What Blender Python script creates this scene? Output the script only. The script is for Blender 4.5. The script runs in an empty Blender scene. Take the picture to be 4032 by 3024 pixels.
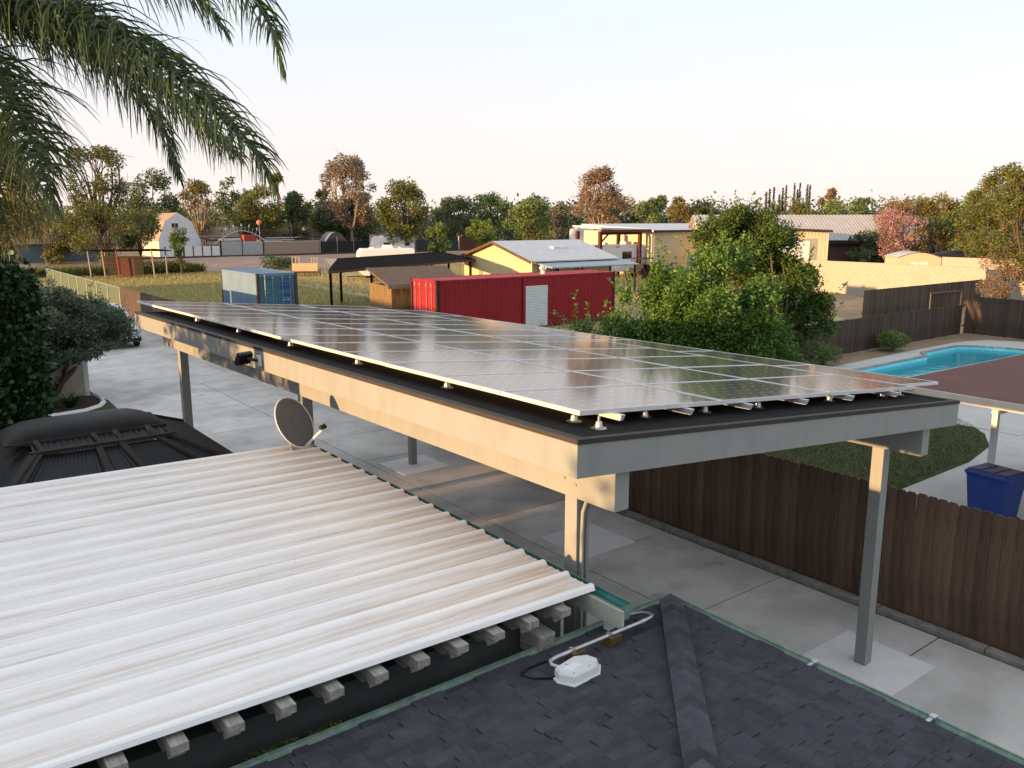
import bpy, math, random
import numpy as np
from mathutils import Vector, Matrix, Euler
R = math.radians
sc = bpy.context.scene
col = sc.collection
random.seed(7)

# ---------------------------------------------------------------- camera
# world axes: X runs across the carport, Y along it; origin below the camera
cam_d = bpy.data.cameras.new('camera'); cam = bpy.data.objects.new('camera', cam_d); col.objects.link(cam)
cam_d.sensor_width = 36.0; cam_d.lens = 29.13; cam_d.clip_start = 0.1; cam_d.clip_end = 3000
cam.location = (0, 0, 5.6); cam.rotation_euler = (R(90 - 11.2), 0, R(-37.6))
sc.camera = cam
# ---------------------------------------------------------------- sky and sun
SUN_EL, SUN_DIR = 4.6, Vector((1.0, -0.04, -math.tan(R(4.6)))).normalized()
w = bpy.data.worlds.new('World'); sc.world = w; w.use_nodes = True
nt = w.node_tree; bg = nt.nodes['Background']
sky = nt.nodes.new('ShaderNodeTexSky'); sky.sky_type = 'NISHITA'; sky.sun_disc = False
sky.sun_elevation = R(SUN_EL); sky.sun_rotation = R(-90)
sky.air_density = 1.0; sky.dust_density = 0.5; sky.ozone_density = 3.0; sky.altitude = 100
hz = nt.nodes.new('ShaderNodeHueSaturation'); hz.inputs['Saturation'].default_value = 0.55      # thin evening haze greys the sky
nt.links.new(sky.outputs[0], hz.inputs['Color'])
tcw = nt.nodes.new('ShaderNodeTexCoord'); sxw = nt.nodes.new('ShaderNodeSeparateXYZ'); nt.links.new(tcw.outputs['Generated'], sxw.inputs[0])
hr = nt.nodes.new('ShaderNodeValToRGB'); he = hr.color_ramp.elements      # pale haze veil, pinkish low down, bluish overhead
he[0].position = 0.0; he[0].color = (1.0, .86, .81, 1); he[1].position = 1.0; he[1].color = (.88, .94, 1.0, 1)
e_ = he.new(.10); e_.color = (.95, .885, .875, 1); e_ = he.new(.27); e_.color = (.78, .90, 1.0, 1); e_ = he.new(.55); e_.color = (.87, .935, 1.0, 1)
nt.links.new(sxw.outputs[2], hr.inputs[0])
hm = nt.nodes.new('ShaderNodeMix'); hm.data_type = 'RGBA'; hm.blend_type = 'MULTIPLY'; hm.inputs['Factor'].default_value = 1.0
nt.links.new(hr.outputs[0], hm.inputs['A']); hm.inputs['B'].default_value = (1.03, 1.03, 1.03, 1); hm.clamp_result = False
mxw = nt.nodes.new('ShaderNodeMix'); mxw.data_type = 'RGBA'; mxw.inputs['Factor'].default_value = 0.95
nt.links.new(hz.outputs[0], mxw.inputs['A']); nt.links.new(hm.outputs['Result'], mxw.inputs['B']); nt.links.new(mxw.outputs['Result'], bg.inputs[0]); bg.inputs[1].default_value = 0.15
sl = bpy.data.lights.new('sun', 'SUN'); sun = bpy.data.objects.new('sun', sl); col.objects.link(sun)
sl.energy = 1.5; sl.angle = R(0.6); sl.color = (1.0, 0.60, 0.27)
sun.rotation_euler = SUN_DIR.to_track_quat('-Z', 'Y').to_euler(); sun.location = (-30, 0, 20)
sc.view_settings.view_transform = 'Standard'; sc.view_settings.look = 'None'
sc.view_settings.gamma = 1.0; sc.view_settings.use_curve_mapping = False
sc.view_settings.exposure = 2.74
sc.render.engine = 'CYCLES'

# ---------------------------------------------------------------- material helpers
MATS = {}
def pm(name, c, c2=None, scale=4.0, rough=0.8, bump=0.0, metal=0.0, stretch=(1, 1, 1), spec=0.3, orand=0.0,
       detail=6.0, lo=0.35, hi=0.65, c3=None, scale3=30.0, f3=0.35, bdist=0.01):
    m = bpy.data.materials.new(name); m.use_nodes = True
    n = m.node_tree.nodes; l = m.node_tree.links; b = n['Principled BSDF']
    b.inputs['Roughness'].default_value = rough; b.inputs['Metallic'].default_value = metal
    b.inputs['Specular IOR Level'].default_value = spec
    out = None
    tc = n.new('ShaderNodeTexCoord'); mp = n.new('ShaderNodeMapping'); mp.inputs['Scale'].default_value = stretch
    l.new(tc.outputs['Object'], mp.inputs['Vector'])
    if c2 is None: c2 = tuple(x * 0.82 for x in c)
    nz = n.new('ShaderNodeTexNoise'); nz.inputs['Scale'].default_value = scale; nz.inputs['Detail'].default_value = detail
    nz.inputs['Roughness'].default_value = 0.6
    l.new(mp.outputs[0], nz.inputs['Vector'])
    rp = n.new('ShaderNodeValToRGB'); e = rp.color_ramp.elements
    e[0].position = lo; e[0].color = (*c, 1); e[1].position = hi; e[1].color = (*c2, 1)
    l.new(nz.outputs['Fac'], rp.inputs[0]); out = rp.outputs[0]
    if c3 is not None:
        n3 = n.new('ShaderNodeTexNoise'); n3.inputs['Scale'].default_value = scale3; n3.inputs['Detail'].default_value = 4
        l.new(mp.outputs[0], n3.inputs['Vector'])
        r3 = n.new('ShaderNodeValToRGB'); r3.color_ramp.elements[0].position = 0.5; r3.color_ramp.elements[1].position = 0.68
        l.new(n3.outputs['Fac'], r3.inputs[0])
        mu = n.new('ShaderNodeMath'); mu.operation = 'MULTIPLY'; mu.inputs[1].default_value = f3; l.new(r3.outputs[0], mu.inputs[0])
        mx = n.new('ShaderNodeMix'); mx.data_type = 'RGBA'; l.new(mu.outputs[0], mx.inputs['Factor'])
        l.new(out, mx.inputs['A']); mx.inputs['B'].default_value = (*c3, 1); out = mx.outputs['Result']
    if orand:
        oi = n.new('ShaderNodeObjectInfo'); mr = n.new('ShaderNodeMapRange')
        mr.inputs['To Min'].default_value = 1 - orand; mr.inputs['To Max'].default_value = 1 + orand
        l.new(oi.outputs['Random'], mr.inputs['Value'])
        hs = n.new('ShaderNodeHueSaturation'); l.new(mr.outputs[0], hs.inputs['Value']); l.new(out, hs.inputs['Color']); out = hs.outputs[0]
    l.new(out, b.inputs['Base Color'])
    if bump:
        bn = n.new('ShaderNodeBump'); bn.inputs['Strength'].default_value = bump; bn.inputs['Distance'].default_value = bdist
        nb = n.new('ShaderNodeTexNoise'); nb.inputs['Scale'].default_value = max(scale, scale3 if c3 else scale * 6); nb.inputs['Detail'].default_value = 5
        l.new(mp.outputs[0], nb.inputs['Vector']); l.new(nb.outputs['Fac'], bn.inputs['Height']); l.new(bn.outputs[0], b.inputs['Normal'])
    MATS[name] = m
    return m

def leafmat(name, cols, trans=0.25, rough=0.55, spec=0.25):
    m = bpy.data.materials.new(name); m.use_nodes = True
    n = m.node_tree.nodes; l = m.node_tree.links; b = n['Principled BSDF']; o = n['Material Output']
    b.inputs['Roughness'].default_value = rough; b.inputs['Specular IOR Level'].default_value = spec
    g = n.new('ShaderNodeNewGeometry'); rp = n.new('ShaderNodeValToRGB')
    e = rp.color_ramp.elements
    while len(e) < len(cols): e.new(0.5)
    for i, c in enumerate(cols): e[i].position = i / (len(cols) - 1); e[i].color = (*c, 1)
    l.new(g.outputs['Random Per Island'], rp.inputs[0]); l.new(rp.outputs[0], b.inputs['Base Color'])
    t = n.new('ShaderNodeBsdfTranslucent'); l.new(rp.outputs[0], t.inputs['Color'])
    mx = n.new('ShaderNodeMixShader'); mx.inputs[0].default_value = trans
    l.new(b.outputs[0], mx.inputs[1]); l.new(t.outputs[0], mx.inputs[2]); l.new(mx.outputs[0], o.inputs['Surface'])
    return m

# ---------------------------------------------------------------- mesh helpers
class MB:
    def __init__(s): s.v = []; s.f = []
    def add(s, vs, fs):
        o = len(s.v); s.v += [tuple(p) for p in vs]; s.f += [tuple(i + o for i in f) for f in fs]; return s
    def box(s, x0, x1, y0, y1, z0, z1):
        return s.add([(x0, y0, z0), (x1, y0, z0), (x1, y1, z0), (x0, y1, z0), (x0, y0, z1), (x1, y0, z1), (x1, y1, z1), (x0, y1, z1)],
                     [(3, 2, 1, 0), (4, 5, 6, 7), (0, 1, 5, 4), (1, 2, 6, 5), (2, 3, 7, 6), (3, 0, 4, 7)])
    def hexa(s, p):
        return s.add(p, [(3, 2, 1, 0), (4, 5, 6, 7), (0, 1, 5, 4), (1, 2, 6, 5), (2, 3, 7, 6), (3, 0, 4, 7)])
    def prism(s, poly, d, axis='y'):
        """poly: 2-D outline; d=(d0,d1) extrusion along axis. axis y: poly=(x,z); axis x: poly=(y,z); axis z: poly=(x,y)"""
        n = len(poly); f = {'y': lambda a, b, t: (a, t, b), 'x': lambda a, b, t: (t, a, b), 'z': lambda a, b, t: (a, b, t)}[axis]
        vs = [f(a, b, d[0]) for a, b in poly] + [f(a, b, d[1]) for a, b in poly]
        fs = [tuple(range(n))[::-1], tuple(range(n, 2 * n))] + [(i, (i + 1) % n, n + (i + 1) % n, n + i) for i in range(n)]
        return s.add(vs, fs)
    def tube(s, path, rad, n=8, cap=True):
        P = [Vector(p) for p in path]; m = len(P)
        if not hasattr(rad, '__len__'): rad = [rad] * m
        T = [(P[min(i + 1, m - 1)] - P[max(i - 1, 0)]).normalized() for i in range(m)]
        a = Vector((0, 0, 1)) if abs(T[0].z) < .9 else Vector((1, 0, 0))
        u = T[0].cross(a).normalized(); vs = []
        for i in range(m):
            u = (u - T[i] * u.dot(T[i])).normalized(); v = T[i].cross(u)
            for k in range(n):
                an = 2 * math.pi * k / n; vs.append(P[i] + (u * math.cos(an) + v * math.sin(an)) * rad[i])
        fs = [(i * n + k, i * n + (k + 1) % n, (i + 1) * n + (k + 1) % n, (i + 1) * n + k) for i in range(m - 1) for k in range(n)]
        if cap: fs += [tuple(range(n))[::-1], tuple(range((m - 1) * n, m * n))]
        return s.add(vs, fs)
    def lathe(s, prof, n=16, c=(0, 0, 0)):
        vs = []; m = len(prof)
        for r, z in prof:
            for k in range(n):
                a = 2 * math.pi * k / n; vs.append((c[0] + r * math.cos(a), c[1] + r * math.sin(a), c[2] + z))
        fs = [(i * n + k, i * n + (k + 1) % n, (i + 1) * n + (k + 1) % n, (i + 1) * n + k) for i in range(m - 1) for k in range(n)]
        fs += [tuple(range(n))[::-1], tuple(range((m - 1) * n, m * n))]
        return s.add(vs, fs)
    def loft(s, secs, closed=True):
        n = len(secs[0]); vs = [p for q in secs for p in q]; m = len(secs)
        fs = [(i * n + k, i * n + (k + 1) % n, (i + 1) * n + (k + 1) % n, (i + 1) * n + k) for i in range(m - 1) for k in range(n if closed else n - 1)]
        if closed: fs += [tuple(range(n))[::-1], tuple(range((m - 1) * n, m * n))]
        return s.add(vs, fs)
    def xf(s, M):
        s.v = [tuple(M @ Vector(p)) for p in s.v]; return s
    def mesh(s, name, mat, smooth=False):
        me = bpy.data.meshes.new(name); me.from_pydata(s.v, [], s.f); me.update()
        if mat: me.materials.append(mat)
        if smooth: me.polygons.foreach_set('use_smooth', [True] * len(me.polygons))
        return me
    def build(s, name, mat, parent=None, smooth=False, kind=None, loc=None, rot=None, bevel=0.0):
        return ob(name, s.mesh(name, mat, smooth), parent, kind, loc, rot, bevel)

def ob(name, me, parent=None, kind=None, loc=None, rot=None, bevel=0.0):
    o = bpy.data.objects.new(name, me); col.objects.link(o); o.parent = parent
    if loc is not None: o.location = loc
    if rot is not None: o.rotation_euler = rot
    if kind: o['kind'] = kind
    if bevel:
        b = o.modifiers.new('bevel', 'BEVEL'); b.width = bevel; b.segments = 2; b.limit_method = 'ANGLE'
    return o
def thing(name, label, cat, loc=(0, 0, 0), rotz=0.0, group=None):
    o = bpy.data.objects.new(name, None); col.objects.link(o); o.location = loc; o.rotation_euler = (0, 0, rotz)
    o.empty_display_size = .2
    return tag(o, label, cat, group)
def tag(o, label, cat, group=None):
    o['label'] = label; o['category'] = cat
    if group: o['group'] = group
    return o
def box(name, mat, p, x0, x1, y0, y1, z0, z1, bevel=0.0, **k): return MB().box(x0, x1, y0, y1, z0, z1).build(name, mat, p, bevel=bevel, **k)
CA, SA = math.cos(R(37.6)), math.sin(R(37.6))
def W(r, g, z=0.0): return (SA * g + CA * r, CA * g - SA * r, z)      # r metres east-ish, g metres north-ish of the house corner
RC = R(-37.6)
def copy_tree(o, parent=None):
    c = o.copy(); col.objects.link(c); c.parent = parent
    for ch in list(o.children): copy_tree(ch, c)
    return c

# ---------------------------------------------------------------- materials
M_dirt = pm('dirt', (.30, .22, .14), (.20, .14, .09), 0.6, .95, .4, c3=(.38, .31, .21), scale3=9)
M_dry = pm('dry_grass_soil', (.42, .34, .17), (.31, .26, .13), 0.35, .95, .5, c3=(.42, .35, .18), scale3=6, f3=.6)
M_green = pm('green_field_soil', (.34, .30, .13), (.40, .34, .16), 0.30, .95, .5, c3=(.30, .27, .13), scale3=5, f3=.6)
M_ballast = pm('ballast', (.36, .23, .17), (.25, .17, .14), 0.5, .95, .8, c3=(.42, .36, .31), scale3=7, f3=.8, bdist=.05)
M_conc = pm('concrete', (.60, .57, .545), (.50, .475, .45), .9, .85, .04, c3=(.41, .385, .36), scale3=1.7, f3=.65, orand=.06)
M_pad = pm('pad_concrete', (.74, .715, .71), (.66, .64, .635), 2.5, .85, .15)
M_kerb = pm('kerb_concrete', (.33, .31, .28), (.22, .20, .18), 6, .9, .5)
M_deck = pm('deck_concrete', (.50, .49, .47), (.43, .42, .40), 1.2, .85, .1)
M_plaster = pm('pool_plaster', (.28, .72, .78), (.22, .66, .74), 1.0, .7)
M_coping = pm('coping_stone', (.30, .30, .30), (.19, .19, .20), 9, .7, .3, orand=.18)
M_shingle = pm('asphalt_shingle', (.060, .060, .073), (.041, .041, .051), 7, .95, .7, spec=.15, orand=.15, c3=(.12, .12, .135), scale3=260, f3=.5, bdist=.004)
M_cap = pm('hip_cap_shingle', (.066, .066, .079), (.044, .044, .054), 7, .95, .7, spec=.15, orand=.3, c3=(.12, .12, .135), scale3=260, f3=.5, bdist=.004)
M_shdark = pm('shingle_underlay', (.018, .018, .02), None, 8, .95)
M_gutter = pm('green_gutter', (.20, .28, .23), (.13, .20, .165), 6, .55, .1, c3=(.30, .36, .30), scale3=20, f3=.5)
M_gutin = pm('teal_gutter_inside', (.05, .22, .20), (.04, .17, .15), 5, .5)
M_white = pm('white_painted_steel', (.78, .78, .79), (.72, .71, .70), 2, .45, spec=.4)
M_paint = pm('greige_paint', (.275, .285, .275), (.255, .265, .255), 3, .6, .08, spec=.25, stretch=(1, 1, .35), c3=(.20, .20, .185), scale3=5, f3=.28)
M_roll = pm('rolled_roofing', (.022, .021, .022), (.014, .014, .015), 3, .95, .6, c3=(.05, .045, .04), scale3=120, f3=.5, spec=.1)
M_edge = pm('drip_edge', (.045, .038, .032), None, 5, .7)
M_alu = pm('aluminium', (.72, .72, .74), (.66, .66, .68), 8, .4, metal=.25, spec=.5)
M_galv = pm('galvanised', (.55, .56, .58), (.42, .43, .45), 14, .38, metal=.8)
M_darkgreen = pm('dark_green_paint', (.055, .065, .06), (.04, .048, .045), 3, .6)
M_rafter = pm('weathered_rafter', (.37, .345, .31), (.22, .205, .185), 5, .9, .4, stretch=(8, 1, 8))
M_fence = pm('brown_fence_board', (.175, .108, .074), (.098, .060, .044), 2.5, .85, .4, stretch=(6, 6, .7), orand=.28)
M_fence2 = pm('dark_fence_board', (.085, .062, .048), (.05, .037, .03), 2.5, .9, .3, stretch=(6, 6, .7), orand=.25)
M_fence3 = pm('grey_fence_board', (.125, .10, .082), (.07, .056, .046), 2.5, .9, .3, stretch=(6, 6, .7), orand=.25)
M_gazfab = pm('black_gazebo_top', (.016, .015, .015), (.010, .010, .010), 3, .55, .1, spec=.25)
M_gazcor = pm('black_corrugated', (.006, .007, .009), (.010, .011, .013), 4, .5, spec=.3)
M_gazwood = pm('dark_brown_wood', (.045, .038, .032), (.026, .022, .02), 5, .85, .3, stretch=(1, 8, 8))
M_stucco = pm('beige_stucco', (.48, .43, .36), (.40, .35, .28), 3, .9, .25)
M_black = pm('black_plastic', (.012, .012, .013), None, 5, .45, spec=.4)
M_glass = pm('dark_glass', (.012, .014, .018), None, 2, .08, spec=.6)
M_steelblk = pm('black_steel', (.008, .007, .007), (.018, .011, .008), 4, .9, spec=.08)
M_rust = pm('rust', (.12, .05, .03), (.07, .035, .025), 6, .85)
M_wpl = pm('white_plastic', (.68, .69, .69), (.62, .63, .63), 4, .5)
M_lab = pm('label_print', (.80, .80, .82), (.50, .52, .58), 45, .6, lo=.55, hi=.66, stretch=(1, 4, 1))

def chan(m): return m.node_tree.nodes, m.node_tree.links, m.node_tree.nodes['Principled BSDF']
# white corrugated roofing: grime collects in long streaks down the pans and browns towards the eave
def roofing_mat():
    m = pm('white_roof_sheet', (.92, .895, .885), (.88, .855, .84), 2, .42, spec=.35)
    n, l, b = chan(m); tc = n.new('ShaderNodeTexCoord')
    mp = n.new('ShaderNodeMapping'); mp.inputs['Scale'].default_value = (.45, 9, 1); l.new(tc.outputs['Object'], mp.inputs['Vector'])
    nz = n.new('ShaderNodeTexNoise'); nz.inputs['Scale'].default_value = 1.6; nz.inputs['Detail'].default_value = 7; nz.inputs['Roughness'].default_value = .65
    l.new(mp.outputs[0], nz.inputs['Vector'])
    sx = n.new('ShaderNodeSeparateXYZ'); l.new(tc.outputs['Object'], sx.inputs[0])
    g = n.new('ShaderNodeMapRange'); g.inputs['From Min'].default_value = 1.2; g.inputs['From Max'].default_value = 4.3
    g.inputs['To Min'].default_value = -.05; g.inputs['To Max'].default_value = .14; l.new(sx.outputs[0], g.inputs['Value'])
    ad = n.new('ShaderNodeMath'); l.new(nz.outputs['Fac'], ad.inputs[0]); l.new(g.outputs[0], ad.inputs[1])
    rp = n.new('ShaderNodeValToRGB'); e = rp.color_ramp.elements; e[0].position = .44; e[0].color = (0, 0, 0, 1); e[1].position = .70; e[1].color = (1, 1, 1, 1)
    l.new(ad.outputs[0], rp.inputs[0])
    # pans only (ribs stay clean): height of the profile
    pz = n.new('ShaderNodeAttribute'); pz.attribute_name = 'pan'
    mu = n.new('ShaderNodeMath'); mu.operation = 'MULTIPLY'; bs2 = n.new('ShaderNodeMath'); bs2.operation = 'MULTIPLY_ADD'; bs2.inputs[1].default_value = .72; bs2.inputs[2].default_value = .30; l.new(rp.outputs[0], bs2.inputs[0]); l.new(bs2.outputs[0], mu.inputs[0]); l.new(pz.outputs['Fac'], mu.inputs[1])
    mu2 = n.new('ShaderNodeMath'); mu2.operation = 'MULTIPLY'; mu2.inputs[1].default_value = .85; l.new(mu.outputs[0], mu2.inputs[0])
    src = b.inputs['Base Color'].links[0].from_socket
    mx = n.new('ShaderNodeMix'); mx.data_type = 'RGBA'; l.new(mu2.outputs[0], mx.inputs['Factor']); l.new(src, mx.inputs['A'])
    mx.inputs['B'].default_value = (.54, .42, .33, 1); l.new(mx.outputs['Result'], b.inputs['Base Color'])
    return m
M_sheet = roofing_mat()
def stain(m, col_, scale, lo, hi, f):
    n, l, b = chan(m); tc = n.new('ShaderNodeTexCoord'); oi = n.new('ShaderNodeNewGeometry')
    nz = n.new('ShaderNodeTexNoise'); nz.inputs['Scale'].default_value = scale; nz.inputs['Detail'].default_value = 5; l.new(oi.outputs['Position'], nz.inputs['Vector'])
    rp = n.new('ShaderNodeValToRGB'); rp.color_ramp.elements[0].position = lo; rp.color_ramp.elements[1].position = hi; l.new(nz.outputs['Fac'], rp.inputs[0])
    mu = n.new('ShaderNodeMath'); mu.operation = 'MULTIPLY'; mu.inputs[1].default_value = f; l.new(rp.outputs[0], mu.inputs[0])
    mx = n.new('ShaderNodeMix'); mx.data_type = 'RGBA'; l.new(mu.outputs[0], mx.inputs['Factor']); l.new(b.inputs['Base Color'].links[0].from_socket, mx.inputs['A'])
    mx.inputs['B'].default_value = (*col_, 1); l.new(mx.outputs['Result'], b.inputs['Base Color'])
stain(M_conc, (.30, .285, .27), .45, .50, .68, .55)       # broad damp and tyre-worn patches
stain(M_conc, (.16, .15, .14), 1.3, .66, .74, .5)         # a few oil spots
stain(M_conc, (.30, .28, .26), 38.0, .58, .70, .4)        # grit

# solar cells: dark blue-grey glass with printed white contact dashes
def solar_mat():
    m = bpy.data.materials.new('solar_glass'); m.use_nodes = True; n, l, b = chan(m)
    b.inputs['Roughness'].default_value = .095; b.inputs['IOR'].default_value = 2.8; b.inputs['Specular IOR Level'].default_value = .65
    tc = n.new('ShaderNodeTexCoord'); sx = n.new('ShaderNodeSeparateXYZ'); l.new(tc.outputs['Object'], sx.inputs[0])
    def fr(sock, period, off, wid):
        a = n.new('ShaderNodeMath'); a.operation = 'MULTIPLY_ADD'; a.inputs[1].default_value = 1 / period; a.inputs[2].default_value = off; l.new(sock, a.inputs[0])
        f = n.new('ShaderNodeMath'); f.operation = 'FRACT'; l.new(a.outputs[0], f.inputs[0])
        s = n.new('ShaderNodeMath'); s.operation = 'SUBTRACT'; s.inputs[1].default_value = .5; l.new(f.outputs[0], s.inputs[0])
        q = n.new('ShaderNodeMath'); q.operation = 'ABSOLUTE'; l.new(s.outputs[0], q.inputs[0])
        c = n.new('ShaderNodeMath'); c.operation = 'LESS_THAN'; c.inputs[1].default_value = wid; l.new(q.outputs[0], c.inputs[0]); return c.outputs[0]
    dx = fr(sx.outputs[0], .172, 0, .16); dy = fr(sx.outputs[1], .172, 0, .045)
    mu = n.new('ShaderNodeMath'); mu.operation = 'MULTIPLY'; l.new(dx, mu.inputs[0]); l.new(dy, mu.inputs[1])
    gx = fr(sx.outputs[1], .172, .5, .012)
    g2 = n.new('ShaderNodeMath'); g2.operation = 'MULTIPLY'; g2.inputs[1].default_value = .22; l.new(gx, g2.inputs[0])
    mxx = n.new('ShaderNodeMath'); mxx.operation = 'MAXIMUM'; l.new(mu.outputs[0], mxx.inputs[0]); l.new(g2.outputs[0], mxx.inputs[1])
    mx = n.new('ShaderNodeMix'); mx.data_type = 'RGBA'; mx.inputs['A'].default_value = (.10, .09, .088, 1); mx.inputs['B'].default_value = (.5, .5, .5, 1)
    l.new(mxx.outputs[0], mx.inputs['Factor']); l.new(mx.outputs['Result'], b.inputs['Base Color'])
    return m
M_solar = solar_mat()

def water_mat():
    m = bpy.data.materials.new('pool_water'); m.use_nodes = True; n, l, b = chan(m); o = n['Material Output']
    gl = n.new('ShaderNodeBsdfGlossy'); gl.inputs['Roughness'].default_value = .02
    tr = n.new('ShaderNodeBsdfTransparent'); tr.inputs['Color'].default_value = (.66, .96, 1.0, 1)
    fz = n.new('ShaderNodeFresnel'); fz.inputs['IOR'].default_value = 1.2
    nz = n.new('ShaderNodeTexNoise'); nz.inputs['Scale'].default_value = 2.2; nz.inputs['Detail'].default_value = 3
    tc = n.new('ShaderNodeTexCoord'); l.new(tc.outputs['Object'], nz.inputs['Vector'])
    bp = n.new('ShaderNodeBump'); bp.inputs['Strength'].default_value = .25; bp.inputs['Distance'].default_value = .05
    l.new(nz.outputs['Fac'], bp.inputs['Height']); l.new(bp.outputs[0], gl.inputs['Normal']); l.new(bp.outputs[0], fz.inputs['Normal'])
    mx = n.new('ShaderNodeMixShader'); l.new(fz.outputs[0], mx.inputs[0]); l.new(tr.outputs[0], mx.inputs[1]); l.new(gl.outputs[0], mx.inputs[2])
    l.new(mx.outputs[0], o.inputs['Surface']); return m
M_water = water_mat()

# ---------------------------------------------------------------- ground
# one sheet to the horizon with a rectangular opening for the pool pit
PX0, PX1, PY0, PY1 = 26.8, 39.8, 8.8, 17.3
BIG = 1500
def sheet_with_hole(name, mat, x0, x1, y0, y1, hx0, hx1, hy0, hy1, z, kind='structure'):
    v = [(x0, y0, z), (x1, y0, z), (x1, y1, z), (x0, y1, z), (hx0, hy0, z), (hx1, hy0, z), (hx1, hy1, z), (hx0, hy1, z)]
    f = [(0, 1, 5, 4), (1, 2, 6, 5), (2, 3, 7, 6), (3, 0, 4, 7)]
    return MB().add(v, f).build(name, mat, kind=kind)
def sheet(name, mat, poly, z, kind='structure', parent=None):
    return MB().add([(x, y, z) for x, y in poly], [tuple(range(len(poly)))]).build(name, mat, parent, kind=kind)
sheet_with_hole('ground', M_dirt, -BIG, BIG, -BIG, BIG, PX0, PX1, PY0, PY1, 0.0)
sheet('field', M_green, [(11.6, 40), (27, 30), (29, 60), (30, 92), (11.6, 92)], .006)
sheet('dry_field', M_dry, [(29.0, 60), (27.0, 30), (21, 24), (36, 24.5), (44.3, 26), (58, 44), (61, 54), (90, 92), (30, 92)], .006)
sheet('yard', pm('yard_dirt', (.33, .27, .20), (.26, .21, .15), .5, .95, .3), [(48, 44.5), (58, 44), (59, 26), (70, 26), (120, 60), (120, 90), (60, 90), (61, 54)], .011)
# far side beyond the railway
bank = MB()
bp_ = [(92, .0), (97, .12), (104, .28), (109, .5), (112, .62), (119, .62), (122, .35), (125, .0)]
xs = list(range(12, 240, 6))
rb = random.Random(3)
secs = [[(x, y + rb.uniform(-.8, .8) * (0 < i < 7), z + (rb.uniform(-.06, .08) if 0 < i < 7 else .008)) for i, (y, z) in enumerate(bp_)] for x in xs]
bank.loft(secs, closed=False); bank.f = [f[::-1] for f in bank.f]
bank.build('railway_embankment', M_ballast, kind='structure', smooth=True)

# ---------------------------------------------------------------- driveway: slabs with recessed joints
drv = box('driveway', pm('joint_dark', (.05, .045, .04), None, 5, .95), None, -3.0, 11.0, -12, 50, -.02, .006); drv['kind'] = 'structure'
gap = .012
ub = [-10.1, -7.6, -5.1, -2.7, -.25, 2.2, 4.69, 7.18, 9.65, 12.1, 14.5, 17.0, 19.4, 21.77, 24.2, 26.6, 28.95]
def slab(x0, x1, y0, y1): box('slab', M_conc, drv, x0 + gap, x1 - gap, y0 + gap, y1 - gap, -.01, .022)
for i in range(len(ub) - 1): slab(8.7, 10.95, ub[i], ub[i + 1])
lb = [-10.1, 0.0, 7.2, 14.5, 21.77, 28.95]
for i in range(5): slab(5.35 if i > 3 else 4.9, 8.7, lb[i], lb[i + 1])
for i in range(3): slab(1.5, 4.9, lb[i + 1] if i else 4.5, lb[i + 2])
for a, b in ((28.95, 36.1), (36.1, 43.2), (43.2, 49.9)): slab(5.35, 10.95, a, b)
for (x, y) in ((9.55, 4.95), (9.55, 10.2), (9.5, 16.05)):
    box('footing_pad', M_pad, drv, x - .6, x + .6, y - .6, y + .6, -.005, .028)
kb = MB()
rk = random.Random(5); yy = -8.0
while yy < 50:
    L = rk.uniform(.9, 1.5)
    kb = MB().box(10.97 + rk.uniform(0, .02), 11.13, yy, yy + L - .012, -.02, .085 + rk.uniform(0, .02))
    kb.build('kerb_stone', M_kerb, drv, bevel=.012); yy += L

# ---------------------------------------------------------------- house with hip shingle roof (below the camera)
EX, EY, EZ, SL = 4.98, 4.30, 2.47, .17      # eave corner and pitch
house = thing('house', 'charcoal shingle hip roof with pale green gutters in the foreground', 'house')
box('wall', M_stucco, house, -12, 4.45, -9.0, 3.85, 0, 2.35)
RX0 = -12.6; RYM = (EY - 9.6) / 2; RZ = EZ + SL * (EY - RYM); half = EY - RYM
v = [(RX0, -9.6, EZ), (EX, -9.6, EZ), (EX, EY, EZ), (RX0, EY, EZ), (RX0 + half, RYM, RZ), (EX - half, RYM, RZ)]
roof = MB().add([(x, y, z - .016) for x, y, z in v], [(0, 1, 5, 4), (1, 2, 5), (2, 3, 4, 5), (3, 0, 4)]).add([(x, y, z - .2) for x, y, z in v[:4]], [(3, 2, 1, 0)]).build('roof', M_shdark, house)
box('fascia_board', M_darkgreen, house, RX0 + .02, EX - .02, EY - .05, EY - .018, EZ - .19, EZ - .03)
box('fascia_board', M_darkgreen, house, EX - .05, EX - .018, -9.6, EY - .055, EZ - .19, EZ - .03)
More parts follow.
